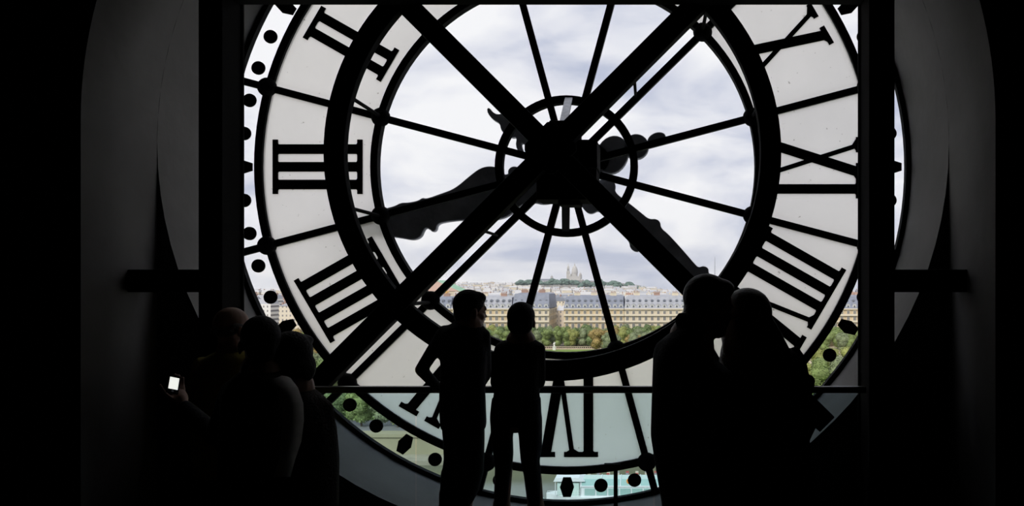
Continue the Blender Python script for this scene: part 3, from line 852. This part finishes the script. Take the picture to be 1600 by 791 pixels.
row(935, 990, 14, 366, 3, 10, 11.5, [3, 3, 1], 'at the right end of the lawn', 'autumn trees beside the lawn')
row(950, 1010, 17, 350, 3, 8.5, 10, [1, 3, 4], 'in front of the lawn end', 'low trees beside the lawn')
row(985, 1400, 16, 372, 4, 9.5, 11.5, [0, 4, 4, 1], 'right of the lawn in the garden', 'garden trees right of the lawn')
row(990, 1400, 19, 345, 5, 9, 11, [4, 4, 0, 1], 'before the garden right of the lawn', 'nearer garden trees')
row(560, 840, 20, 350, 5, 8, 9.5, [0, 4, 2], 'left of the lawn in the garden', 'garden trees left of the lawn')
row(380, 720, 30, 172, 3, 8.5, 10.5, [0, 1, 4, 2], 'planted along the quay wall', 'trees along the quay wall')
row(390, 700, 27, 195, 4, 9, 11.5, [0, 1, 1, 4], 'behind the quay wall', 'second row of quay trees')
row(380, 690, 24, 225, 5, 9, 12, [0, 1, 4, 2], 'on the grass bank left', 'trees on the left grass bank')
row(1180, 1420, 25, 215, 5, 9, 12, [0, 1, 4, 1], 'on the grass bank right', 'trees on the right grass bank')
row(1190, 1420, 22, 265, 5, 9, 12, [0, 1, 4, 1], 'further back on the right grass bank', 'further trees on the right bank')
row(390, 520, 17, 320, 6, 10, 13, [1, 3, 3, 1], 'far left along the garden edge', 'garden trees at far left')

# ------------------------------------------------------------------ long stone facade behind the garden
m_fac = [M('honey_limestone', (.66, .53, .34), .85, 0, .12, .3), M('cream_limestone', (.68, .60, .46), .85, 0, .12, .3), M('pale_limestone_wall', (.62, .58, .50), .85, 0, .1, .3)]
m_slate = [M('blue_grey_slate', (.22, .24, .30), .6, 0, .12, .5), M('zinc_roof', (.36, .37, .41), .5, 0, .12, .5)]
m_win = M('dark_window_pane', (.13, .14, .16), .2)  # pane colour lightened to stand for the sky it reflects
m_trimst = M('window_surround_stone', (.74, .66, .52), .8)
m_shut = M('white_shutter', (.75, .75, .73), .7)
m_brick = M('red_brick_chimney', (.38, .25, .20), .9)
YF = 400.; BAY = 9.8 * YF / F
zcor = P(0, 483, YF).z; zroof = P(0, 462, YF).z
# shared small pieces
def win_mesh(w, h, mat_glass):
    return B().box(-w / 2 - .22, w / 2 + .22, -.22, .0, -.25, h + .25, 0).box(-w / 2, w / 2, -.3, -.05, 0, h, 1).box(-.06, .06, -.34, -.05, 0, h, 0).make('window', [m_trimst, mat_glass])
wm = {'tall': win_mesh(1.25, 2.9, m_win), 'mid': win_mesh(1.2, 2.1, m_win), 'small': win_mesh(1.1, 1.6, m_win)}
dm = B().box(-.85, .85, -.2, 2.2, 0, 1.9, 0).box(-.5, .5, -.28, 0, .25, 1.5, 1).prism([(-1.0, 1.9), (1.0, 1.9), (.55, 2.5), (-.55, 2.5)], -.3, 2.2, 2).make('dormer', [m_shut, m_win, m_slate[1]])
dm2 = B().box(-.7, .7, -.2, 1.8, 0, 1.6, 2).box(-.45, .45, -.26, 0, .2, 1.35, 1).prism([(-.8, 1.6), (.8, 1.6), (0, 2.1)], -.3, 1.8, 2).make('dormer', [m_shut, m_win, m_slate[0]])
chm = [B().box(-1.6, 1.6, -.5, .5, 0, 3.0, 0).box(-1.7, 1.7, -.6, .6, 2.7, 3.0, 0).tube((-1.1, 0, 3), (-1.1, 0, 3.8), .22, .18, 8, 1).tube((-.35, 0, 3), (-.35, 0, 3.7), .22, .18, 8, 1).tube((.4, 0, 3), (.4, 0, 3.9), .22, .18, 8, 1).tube((1.1, 0, 3), (1.1, 0, 3.7), .22, .18, 8, 1).make('chimney', [a, m_brick]) for a in (m_fac[1], m_brick)]
def palace(px0, px1, fm, sl, label, peak=0., side=False, depth=34., dz=0.):
    x0, x1 = (px0 - VX) * YF / F, (px1 - VX) * YF / F
    t = thing('building', label, 'building', ((x0 + x1) / 2, YF, GZ)); h = (x1 - x0) / 2
    zc_ = zcor - GZ + dz; zr_ = zroof - GZ + dz + peak
    ob('wall', B().box(-h, h, 0, depth, 0, zc_).make('wall', fm), t)
    ob('cornice', B().box(-h - .2, h + .2, -.8, .3, zc_ - .35, zc_ + .25).make('cornice', m_trimst), t)
    for z in (P(0, 493, YF).z - GZ, P(0, 503, YF).z - GZ):
        ob('balcony', B().box(-h, h, -.9, 0, z - .25, z + .05).box(-h, h, -.9, -.82, z + .05, z + .75).make('balcony', [m_trimst]), t)
    # mansard
    s1 = 4.2; s2 = zr_ - .6
    v = [(-h, -.4, zc_ + .25), (h, -.4, zc_ + .25), (h, depth, zc_ + .25), (-h, depth, zc_ + .25), (-h + .6, s1, s2), (h - .6, s1, s2), (h - .6, depth - s1, s2), (-h + .6, depth - s1, s2), (-h + 3, s1 + 5, zr_), (h - 3, s1 + 5, zr_), (h - 3, depth - s1 - 5, zr_), (-h + 3, depth - s1 - 5, zr_)]
    f = [(0, 1, 5, 4), (1, 2, 6, 5), (2, 3, 7, 6), (3, 0, 4, 7), (4, 5, 9, 8), (5, 6, 10, 9), (6, 7, 11, 10), (7, 4, 8, 11), (8, 9, 10, 11), (3, 2, 1, 0)]
    roof_ = ob('roof', mesh('roof', v, f, sl), t)
    nb = max(2, int(round(2 * h / BAY))); st = 2 * h / nb
    for i in range(nb):
        x = -h + (i + .5) * st
        ob('window', wm['tall'], t, loc=(x, 0, P(0, 514.5, YF).z - GZ)); ob('window', wm['mid'], t, loc=(x, 0, P(0, 501.2, YF).z - GZ)); ob('window', wm['small'], t, loc=(x, 0, P(0, 490.8, YF).z - GZ))
        ob('dormer', dm, roof_, loc=(x, .3, zc_ + .35)); ob('dormer', dm2, roof_, loc=(x, 2.3, zc_ + 3.0))
    k = max(2, int(h / 5))
    for i in range(k):
        ob('chimney', chm[rr.randint(0, 1)], roof_, loc=(-h + (i + .5) * 2 * h / k + rr.uniform(-1, 1), s1 + 4 + rr.uniform(0, 4), zr_ - 1.6))
    if side:
        for i in range(8):
            for z in (514.5, 501.2, 490.8):
                o = ob('window', wm['mid'], t, loc=(h, 3 + i * 4.0, P(0, z, YF).z - GZ)); o.rotation_euler = (0, 0, math.pi / 2)
palace(881, 975, m_fac[0], m_slate[0], 'honey stone building with blue slate mansard just right of the street gap')
palace(975.5, 1072, m_fac[1], m_slate[1], 'cream stone building with grey zinc mansard, middle of the long facade')
palace(1072.5, 1175, m_fac[0], m_slate[1], 'honey stone building behind the tall man, right part of the facade')
palace(1175.5, 1280, m_fac[1], m_slate[0], 'cream stone building far right in the long facade')
palace(1280.5, 1410, m_fac[0], m_slate[0], 'honey stone building at the right end of the facade, below the column')
palace(800, 858, m_fac[1], m_slate[0], 'pale corner building left of the street gap with steep slate roof', 1.4, True)
palace(705, 799.5, m_fac[0], m_slate[1], 'warm yellow stone building behind the heads of the couple', -.4)
palace(600, 704.5, m_fac[0], m_slate[0], 'yellow stone building left of the couple behind the brace', -.6)
palace(500, 599.5, m_fac[2], m_slate[1], 'pale stone building at the left end of the row', -1.2)

# ------------------------------------------------------------------ packed roofs up to the hill
def wall_mat(name, col):
    m = bpy.data.materials.new(name); m.use_nodes = True
    n = m.node_tree.nodes; l = m.node_tree.links; b_ = n['Principled BSDF']; b_.inputs['Roughness'].default_value = .9
    t = n.new('ShaderNodeTexCoord'); mp_ = n.new('ShaderNodeMapping'); mp_.inputs['Rotation'].default_value = (math.pi / 2, 0, 0)
    br = n.new('ShaderNodeTexBrick'); br.offset = 0; br.inputs['Scale'].default_value = 1
    br.inputs['Brick Width'].default_value = 2.8; br.inputs['Row Height'].default_value = 3.2; br.inputs['Mortar Size'].default_value = .9; br.inputs['Mortar Smooth'].default_value = 0
    br.inputs['Color1'].default_value = (.16, .16, .18, 1); br.inputs['Color2'].default_value = (.30, .28, .26, 1); br.inputs['Mortar'].default_value = (*col, 1)
    l.new(t.outputs['Object'], mp_.inputs['Vector']); l.new(mp_.outputs['Vector'], br.inputs['Vector']); l.new(br.outputs['Color'], b_.inputs['Base Color'])
    return m
cw = [('cream', (.74, .66, .52)), ('white', (.80, .78, .74)), ('beige', (.64, .54, .42)), ('pale grey', (.62, .60, .58))]
cwm = [wall_mat(a.replace(' ', '_') + '_plaster_walls', c) for a, c in cw]
crf = [('zinc', M('city_zinc', (.42, .43, .47), .6)), ('slate', M('city_slate', (.22, .24, .29), .6)), ('red tile', M('city_red_tile', (.40, .26, .20), .8)), ('pale zinc', M('city_pale_zinc', (.56, .56, .58), .6))]
def house_geo(bb, w, d, h, kind, ch=True, o=Vector((0, 0, 0)), wi=0, ri=1, ci=2):
    x = w / 2
    def A(v, f, mi): bb.add([Vector(p) + o for p in v], f, mi)
    A([(-x, 0, -8), (x, 0, -8), (x, d, -8), (-x, d, -8), (-x, 0, h), (x, 0, h), (x, d, h), (-x, d, h)], [(0, 1, 5, 4), (1, 2, 6, 5), (2, 3, 7, 6), (3, 0, 4, 7)], wi)
    if kind == 0:      # mansard
        A([(-x, 0, h), (x, 0, h), (x, d, h), (-x, d, h), (-x + 1, 1.6, h + 3.5), (x - 1, 1.6, h + 3.5), (x - 1, d - 1.6, h + 3.5), (-x + 1, d - 1.6, h + 3.5)], [(0, 1, 5, 4), (1, 2, 6, 5), (2, 3, 7, 6), (3, 0, 4, 7), (4, 5, 6, 7)], ri)
    elif kind == 1:    # gable, ridge along x
        A([(-x, -.3, h), (x, -.3, h), (x, d + .3, h), (-x, d + .3, h), (-x, d / 2, h + 3.6), (x, d / 2, h + 3.6)], [(0, 1, 5, 4), (2, 3, 4, 5), (1, 2, 5), (3, 0, 4)], ri)
    else:              # gable, ridge along y
        A([(-x, -.3, h), (x, -.3, h), (x, d + .3, h), (-x, d + .3, h), (0, 0, h + 3.6), (0, d, h + 3.6)], [(0, 1, 4), (1, 2, 5, 4), (2, 3, 5), (3, 0, 4, 5)], ri)
    if ch:
        for s_ in (-1, 1):
            c = Vector((s_ * x * .8, d * .5, h + 1)) + o
            bb.box(c.x - .5, c.x + .5, c.y - 1.4, c.y + 1.4, c.z, c.z + 4.2, ci)
hm = {}
YO_ = 1150.; og = P(682, 0, YO_)
def house_mesh(wi, ri, kind, sz):
    k = (wi, ri, kind, sz)
    if k not in hm:
        bb = B(); house_geo(bb, (13, 19, 26)[sz], (12, 14, 16)[sz], 15.5, kind)
        hm[k] = bb.make('house', [cwm[wi], crf[ri][1], m_fac[1] if (wi + ri) % 2 else m_brick])
    return hm[k]
rr = random.Random(11)
rows = [(560, 22), (640, 22), (740, 24), (860, 24), (1000, 22), (1150, 22), (1320, 22), (1500, 20), (1700, 20), (1900, 20), (2120, 20), (2350, 20), (2600, 20), (2850, 20)]
indiv = 0; stuff = {}
BAND = {0: 'right behind the facade', 1: 'in the middle distance', 2: 'on the far slope'}
def zone(u):
    for lim, txt in ((715, "left of the man's head"), (760, "above the man's head"), (795, "between the couple's heads"), (835, "above the woman's head"), (872, 'below the grey church'), (912, 'straight below the basilica'), (945, 'right of the basilica'), (985, 'below the wooded shoulder'), (1035, 'right of the hill'), (2000, "near the tall man's head")):
        if u < lim: return txt
for Y, pitch in rows:
    wpx = pitch * F / Y
    u = 360.
    while u < 1420:
        w = rr.choice([0, 1, 1, 2]); wm_ = (13, 19, 26)[w]; stp = wm_ * F / Y * rr.uniform(1.05, 1.3)
        uu = u + stp / 2; u += stp
        Yj = Y + rr.uniform(-14, 14) * Y / 1000
        X = (uu - VX) * Yj / F
        zt_ = CZ - (top_px(uu, Yj) - VY) * Yj / F + rr.uniform(-4.0, 4.0)
        hx = (uu - 905) / 75
        zt_ += 8 * math.exp(-hx * hx) * sstep(2000, 2900, Yj)
        wi = rr.choice([0, 0, 1, 1, 1, 2, 3]); ri = rr.choice([0, 0, 0, 1, 3, 3, 3, 3, 0, 2] if Y < 1500 else [0, 0, 3, 3, 3]); kind = rr.choice([0, 0, 1, 2])
        band = 0 if Y < 900 else 1 if Y < 1800 else 2
        if abs(X - og.x - 6) < 46 and Y - 40 < Yj < YO_ + 75 and Yj > YO_ - 20: continue
        if Yj > 2250 and 845 < uu < 1015: continue
        if 655 < uu < 1100 and indiv < 300 and Y < 2400:
            o = ob('house', house_mesh(wi, ri, kind, w), None, '%s house with %s roof %s, %s' % (cw[wi][0], crf[ri][0], BAND[band], zone(uu)), 'house', 'houses ' + BAND[band], loc=(X, Yj, zt_ - 18.5))
            o.rotation_euler = (0, 0, rr.uniform(-.12, .12)); indiv += 1
        else:
            key = (wi, ri); bb = stuff.setdefault(key, B())
            house_geo(bb, wm_, 13, 15.5, kind, Y < 1400, Vector((X, Yj, zt_ - 18.5)))
allb = B(); mats_ = list(cwm) + [c[1] for c in crf] + [m_brick]
for (wi, ri), bb in stuff.items():
    allb.add(bb.v, bb.f, 0)
    allb.m[-len(bb.f):] = [wi if m_ == 0 else 4 + ri if m_ == 1 else 8 for m_ in bb.m]
ob('rooftops', allb.make('rooftops', mats_), None, 'endless small pale houses and roofs covering the far city', 'rooftops', None, 'stuff')

# copper-green gabled hall with gilded figures
m_copper = M('green_copper', (.30, .52, .36), .7, 0, .15, .1); m_gold = M('gilded_bronze', (.75, .48, .10), .4, .6)
YO_ = 1150.; og = P(682, 0, YO_)
op = thing('theatre', 'large hall with green copper roof and gilded figures at the left of the skyline', 'building', (og.x, YO_, P(0, 475, YO_).z))
zt_ = P(0, 438, YO_).z - op.location.z; ze = P(0, 455, YO_).z - op.location.z
ob('wall', B().box(-20, 34, 0, 60, -5, ze).make('wall', m_fac[1]), op)
ob('roof', mesh('roof', [(-22, -1, ze), (-2, -1, zt_), (34, 62, ze), (-22, 62, ze), (-2, 62, zt_), (34, -1, ze), (8, 20, zt_ - 2)], [(1, 5, 2, 4), (0, 1, 4, 3), (3, 4, 2)], m_copper), op)
ob('gable', B().prism([(-22, ze), (34, ze), (-2, zt_)], -1.2, 0).make('gable', M('pink_stone', (.62, .44, .36), .85)), op)
gs = mesh('gs', [], [], m_gold)
for x, z, k in ((-2, zt_, 1.), (16, ze - 8, 1.8)):
    g_ = B().cap((0, 0, 0), (0, 0, 3 * k), 1.1 * k, .8 * k).cap((0, 0, 3.6 * k), (0, 0, 4.2 * k), .5 * k, .5 * k).cap((.6 * k, 0, 3 * k), (2.2 * k, 0, 4.4 * k), .4 * k, .3 * k).cap((-.6 * k, 0, 3 * k), (-2.2 * k, 0, 4.0 * k), .4 * k, .3 * k)
    ob('gilded_figure', g_.make('gilded_figure', m_gold, True), op, 'gold coloured figure', loc=(x, -4, z))

# the domed basilica on the hill
YS = 3250.; KS = YS / F
bs_ = P(897, 440, YS)
ba = thing('basilica', 'white domed basilica with bell tower on the hilltop', 'church', (bs_.x, YS, bs_.z))
m_white = M('white_travertine', (.50, .485, .465), .85, 0, .06, .05)
def rot_prof(bb, cx, cy, prof, n=20):
    v = []; 
    for r, z in prof: v += [Vector((cx + r * math.cos(2 * math.pi * i / n), cy + r * math.sin(2 * math.pi * i / n), z)) for i in range(n)]
    f = []
    for j in range(len(prof) - 1):
        for i in range(n): f.append([j * n + i, j * n + (i + 1) % n, (j + 1) * n + (i + 1) % n, (j + 1) * n + i])
    f += [list(range(n))[::-1], list(range((len(prof) - 1) * n, len(prof) * n))]
    bb.add(v, f); return bb
k = KS
ob('nave', B().box(-12 * k, 13 * k, 0, 26 * k, -6 * k, 3 * k).box(-8 * k, 9 * k, 2 * k, 20 * k, 3 * k, 7 * k).prism([(-8 * k, 7 * k), (9 * k, 7 * k), (.5 * k, 10 * k)], 2 * k, 20 * k).make('nave', m_white), ba)
ob('porch', B().box(-5 * k, 6 * k, -2 * k, 0, -5 * k, 2 * k).prism([(-5 * k, 2 * k), (6 * k, 2 * k), (.5 * k, 4.5 * k)], -2 * k, 0).make('porch', m_white), ba)
dome = rot_prof(B(), 0, 10 * k, [(4.6 * k, 6 * k), (4.6 * k, 13 * k), (5 * k, 13.2 * k), (4.9 * k, 16 * k), (4.3 * k, 19.5 * k), (3.1 * k, 22.5 * k), (1.5 * k, 24.5 * k), (1 * k, 24.8 * k), (.9 * k, 27 * k), (.4 * k, 27.5 * k), (.1 * k, 30.5 * k)])
ob('dome', dome.make('dome', m_white, False), ba)
for x, y, h in ((-7, 4, 11), (9, 4, 12.5), (9, 16, 12), (-5, 16, 12)):
    d_ = rot_prof(B(), x * k, y * k, [(1.9 * k, 4 * k), (1.9 * k, (h - 3) * k), (2.1 * k, (h - 2.8) * k), (1.7 * k, (h - 1) * k), (.8 * k, (h + .8) * k), (.2 * k, (h + 1.4) * k), (.1 * k, (h + 3.6) * k)], 12)
    ob('turret', d_.make('turret', m_white), ba)
tw = B().box(-13 * k, -8 * k, 10 * k, 15 * k, -6 * k, 16 * k).box(-13.4 * k, -7.6 * k, 9.6 * k, 15.4 * k, 13 * k, 13.6 * k).box(-12.2 * k, -8.8 * k, 10.8 * k, 14.2 * k, 16 * k, 21 * k)
rot_prof(tw, -10.5 * k, 12.5 * k, [(2.0 * k, 21 * k), (1.9 * k, 22.6 * k), (1.2 * k, 24.4 * k), (.5 * k, 25.5 * k), (.1 * k, 29.5 * k)], 14)
ob('bell_tower', tw.make('bell_tower', m_white), ba)
for x in (-11.6, -9.4): ob('belfry_opening', B().box((x - .5) * k, (x + .5) * k, 10.7 * k, 10.9 * k, 17 * k, 20 * k).make('belfry_opening', m_win), ba)
# church left of it
cb_ = P(851, 441, 3000); ch_ = thing('church', 'low grey church with a small square tower left of the basilica', 'church', tuple(cb_))
kk = 3000 / F
ob('nave', B().box(-13 * kk, 10 * kk, 0, 12 * kk, -6 * kk, 2.5 * kk).make('nave', M('grey_church_stone', (.34, .34, .36), .9)), ch_)
ob('roof', B().prism([(-13.5 * kk, 2.5 * kk), (10.5 * kk, 2.5 * kk), (9 * kk, 5 * kk), (-12 * kk, 5 * kk)], 0, 12 * kk).make('roof', m_slate[0]), ch_)
ob('tower', B().box(9 * kk, 12.5 * kk, 2 * kk, 6 * kk, -4 * kk, 8 * kk).prism([(8.7 * kk, 8 * kk), (12.8 * kk, 8 * kk), (10.75 * kk, 10.5 * kk)], 2 * kk, 6 * kk).make('tower', M('church_tower_stone', (.42, .41, .42), .9)), ch_)
# wooded slopes
m_wood = leaf_mat('blue_green_wood', (.11, .17, .14))
for seed, (px, py, w, h, lab) in enumerate([(878, 440, 26, 8, 'dark wooded slope in front of the basilica'), (938, 443, 32, 12, 'wooded slope right of the basilica'), (972, 447, 26, 11, 'lower wooded shoulder at the right of the hill'), (998, 452, 22, 8, 'last dark trees at the right foot of the hill'), (828, 441, 18, 5, 'dark clump of trees left of the church')]):
    r = random.Random(seed); bb = B(); kq = 2350 / F
    for i in range(170):
        a = r.uniform(-1, 1); hh_ = min(1, (1 - abs(a)) * 3) * (.75 + .35 * math.sin(a * 9 + seed * 2))
        bb.ball((a * w * kq, r.uniform(-20, 20), (-.8 + r.uniform(0, 1.5) * hh_) * h * .5 * kq), (r.uniform(5, 9), r.uniform(5, 8), r.uniform(3.5, 6)), 8, 6)
    ob('woodland', bb.make('woodland', m_wood), None, lab, 'trees', None, 'stuff', tuple(P(px, py, 2350 - 30 * seed)))
# lattice mast far right
ms = thing('mast', 'thin grey lattice mast standing above the skyline beside the tall man', 'mast', tuple(P(1117, 456, 2600)))
kq = 2600 / F
for sx in (-1, 1):
    for sy in (-1, 1): ob('mast_leg', B().tube((sx * 1.6 * kq, sy * 1.6 * kq, 0), (sx * .2, sy * .2, 55 * kq), .5, .35, 6).make('mast_leg', M('mast_grey', (.35, .36, .4), .7) if 'mast_grey' not in bpy.data.materials else bpy.data.materials['mast_grey']), ms)
bb = B()
for i in range(14):
    z0 = i * 3.8 * kq; t0 = 1.6 * kq * (1 - z0 / (56 * kq)); z1 = z0 + 3.6 * kq; t1 = 1.6 * kq * (1 - z1 / (56 * kq))
    bb.tube((-t0, -t0, z0), (t1, -t1, z1), .3, .3, 5).tube((t0, -t0, z0), (-t1, -t1, z1), .3, .3, 5)
ob('mast_lattice', bb.make('mast_lattice', bpy.data.materials['mast_grey']), ms)

# ------------------------------------------------------------------ boats on the river
m_bw = M('white_boat_paint', (.78, .80, .80), .5); m_teal = M('teal_boat_glass', (.33, .50, .46), .15); m_bh = M('pale_green_canvas', (.55, .68, .62), .7)
m_or = M('orange_lifebuoy', (.85, .28, .04), .6); m_deck = M('grey_deck', (.45, .46, .44), .8)
WZ = -34.5
def hull_mesh(L, w, h, mat):
    bb = B(); n = 12; v = []
    for i in range(n + 1):
        t = i / n; x = -L / 2 + L * t; k_ = min(1, (t * 6) ** .5, ((1 - t) * 8) ** .5) if 0 < t < 1 else .05
        v += [Vector((x, -w / 2 * k_ * .85, -.6)), Vector((x, -w / 2 * k_, h)), Vector((x, w / 2 * k_, h)), Vector((x, w / 2 * k_ * .85, -.6))]
    f = []
    for i in range(n):
        for j in range(4): f.append([4 * i + j, 4 * i + 4 + j, 4 * i + 4 + (j + 1) % 4, 4 * i + (j + 1) % 4])
    f += [[0, 1, 2, 3], [4 * n + 3, 4 * n + 2, 4 * n + 1, 4 * n]]
    bb.add(v, f); return bb.make('hull', mat)
b1x = -3.3
boat = thing('river_boat', 'long white river boat with glazed cabin and pale canopy moored below the clock', 'boat', (b1x, 129, WZ))
ob('hull', hull_mesh(36, 6.5, 1.3, m_bw), boat, loc=(4, 0, 0))
cab_ = ob('cabin', B().box(-8.0, 18, -2.6, 2.6, 1.3, 3.0).make('cabin', m_bw), boat)
for i in range(13):
    x = -7.4 + i * 1.95
    ob('window', B().box(x, x + 1.7, -2.72, -2.58, 1.6, 2.7).make('window', m_teal), cab_)
gr_ = ob('glazed_roof', mesh('glazed_roof', [(-8, -2.6, 3.0), (18, -2.6, 3.0), (18, -1.2, 3.9), (-8, -1.2, 3.9), (18, 1.6, 3.9), (-8, 1.6, 3.9), (18, 2.6, 3.0), (-8, 2.6, 3.0)], [(0, 1, 2, 3), (3, 2, 4, 5), (5, 4, 6, 7), (0, 3, 5, 7), (1, 6, 4, 2)], [m_teal, m_bh], [0, 1, 0, 0, 0]), boat, 'teal glass cabin roof')
for i in range(9):
    x = -8 + i * 3.25
    ob('roof_rib', B().tube((x, -2.65, 3.0), (x, -1.2, 3.95), .07, .07, 6).tube((x, -1.2, 3.95), (x, 1.6, 3.95), .07, .07, 6).make('roof_rib', m_bw), gr_)
ob('gutter', B().box(-8.1, 18.1, -2.75, -2.55, 2.95, 3.12).make('gutter', m_bw), boat)
ob('wheelhouse', B().box(-12, -8.4, -1.8, 1.8, 1.3, 3.4).make('wheelhouse', m_bh), boat)
ob('canopy', B().prism([(-12.6, 3.7), (-12.2, 4.3), (-8.4, 4.3), (-7.4, 3.7)], -2.2, 2.2).make('canopy', m_bw), boat, 'white canopy')
for x in (-12.3, -8.2):
    for y in (-1.9, 1.9): ob('canopy_post', B().tube((x, y, 1.3), (x, y, 3.8), .06, .06, 6).make('canopy_post', m_bw), boat)
lb = B()
for i in range(20):
    a, c = 2 * math.pi * i / 20, 2 * math.pi * (i + 1) / 20
    lb.tube((.36 * math.cos(a), 0, .36 * math.sin(a)), (.36 * math.cos(c), 0, .36 * math.sin(c)), .11, .11, 6)
ob('lifebuoy', lb.make('lifebuoy', m_or), boat, 'orange lifebuoy', loc=(P(983, 0, 127).x - b1x, -2.0, 3.75))
rl = B()
for i in range(12): rl.tube((-13.5 + i * .45, -2.6, 1.3), (-13.5 + i * .45, -2.6, 2.3), .03, .03, 5)
rl.tube((-13.5, -2.6, 2.3), (-8.2, -2.6, 2.3), .035, .035, 5).tube((-13.5, -2.6, 1.8), (-8.2, -2.6, 1.8), .03, .03, 5)
ob('railing', rl.make('railing', m_bw), boat)
b2x = P(1010, 0, 139).x
boat2 = thing('river_boat', 'second white boat with open seating deck behind the glazed boat', 'boat', (b2x, 140, WZ))
ob('hull', hull_mesh(32, 6, .8, m_bw), boat2); ob('upper_deck', B().box(-12.5, 13, -2.6, 2.6, .8, .95).make('upper_deck', m_deck), boat2)
rl = B()
for i in range(18): rl.tube((-12 + i * 1.45, -2.5, .95), (-12 + i * 1.45, -2.5, 1.95), .035, .035, 5)
rl.tube((-12, -2.5, 1.95), (12.65, -2.5, 1.95), .05, .05, 5).tube((-12, -2.5, 1.45), (12.65, -2.5, 1.45), .035, .035, 5)
ob('railing', rl.make('railing', m_bw), boat2)
seatc = [M('seat_' + a, c, .7) for a, c in (('red', (.45, .10, .09)), ('grey', (.3, .3, .32)), ('cream', (.62, .55, .45)))]
for i in range(14):
    for j in range(3):
        ob('deck_seat', B().box(-.28, .28, -.25, .25, .35, .45).box(-.28, .28, .2, .28, .45, .95).box(-.22, -.16, -.2, .2, 0, .35).box(.16, .22, -.2, .2, 0, .35).make('deck_seat', seatc[(i * 5 + j * 2) % 3]), boat2, loc=(-10.5 + i * 1.75, -1.6 + j * 1.4, .95))
boat3 = thing('small_launch', 'small open launch with pale cover left of the white canopy boat', 'boat', (P(826, 0, 124).x, 123, WZ))
ob('hull', hull_mesh(9, 2.6, .9, m_bw), boat3); ob('cover', B().prism([(-3, .9), (3, .9), (2.4, 1.9), (-2.2, 1.9)], -1, 1).make('cover', m_bh), boat3)
ob('windscreen', B().box(2.2, 2.3, -1, 1, .9, 1.7).make('windscreen', m_teal), boat3)
ob('seat', B().box(-3.6, -3.1, -.8, .8, .9, 1.2).make('seat', seatc[0]), boat3)

# ------------------------------------------------------------------ light haze over the far city
hz = bpy.data.materials.new('city_haze'); hz.use_nodes = True
n = hz.node_tree.nodes; n.clear(); o_ = n.new('ShaderNodeOutputMaterial'); vs = n.new('ShaderNodeVolumeScatter')
vs.inputs['Color'].default_value = (.86, .92, 1, 1); vs.inputs['Density'].default_value = .00007; vs.inputs['Anisotropy'].default_value = .2
hz.node_tree.links.new(vs.outputs[0], o_.inputs['Volume'])
ob('haze', B().box(-3000, 3000, 200, 4600, -70, 135).make('haze', hz), None, 'thin pale haze hanging over the far city', 'haze', None, 'stuff')
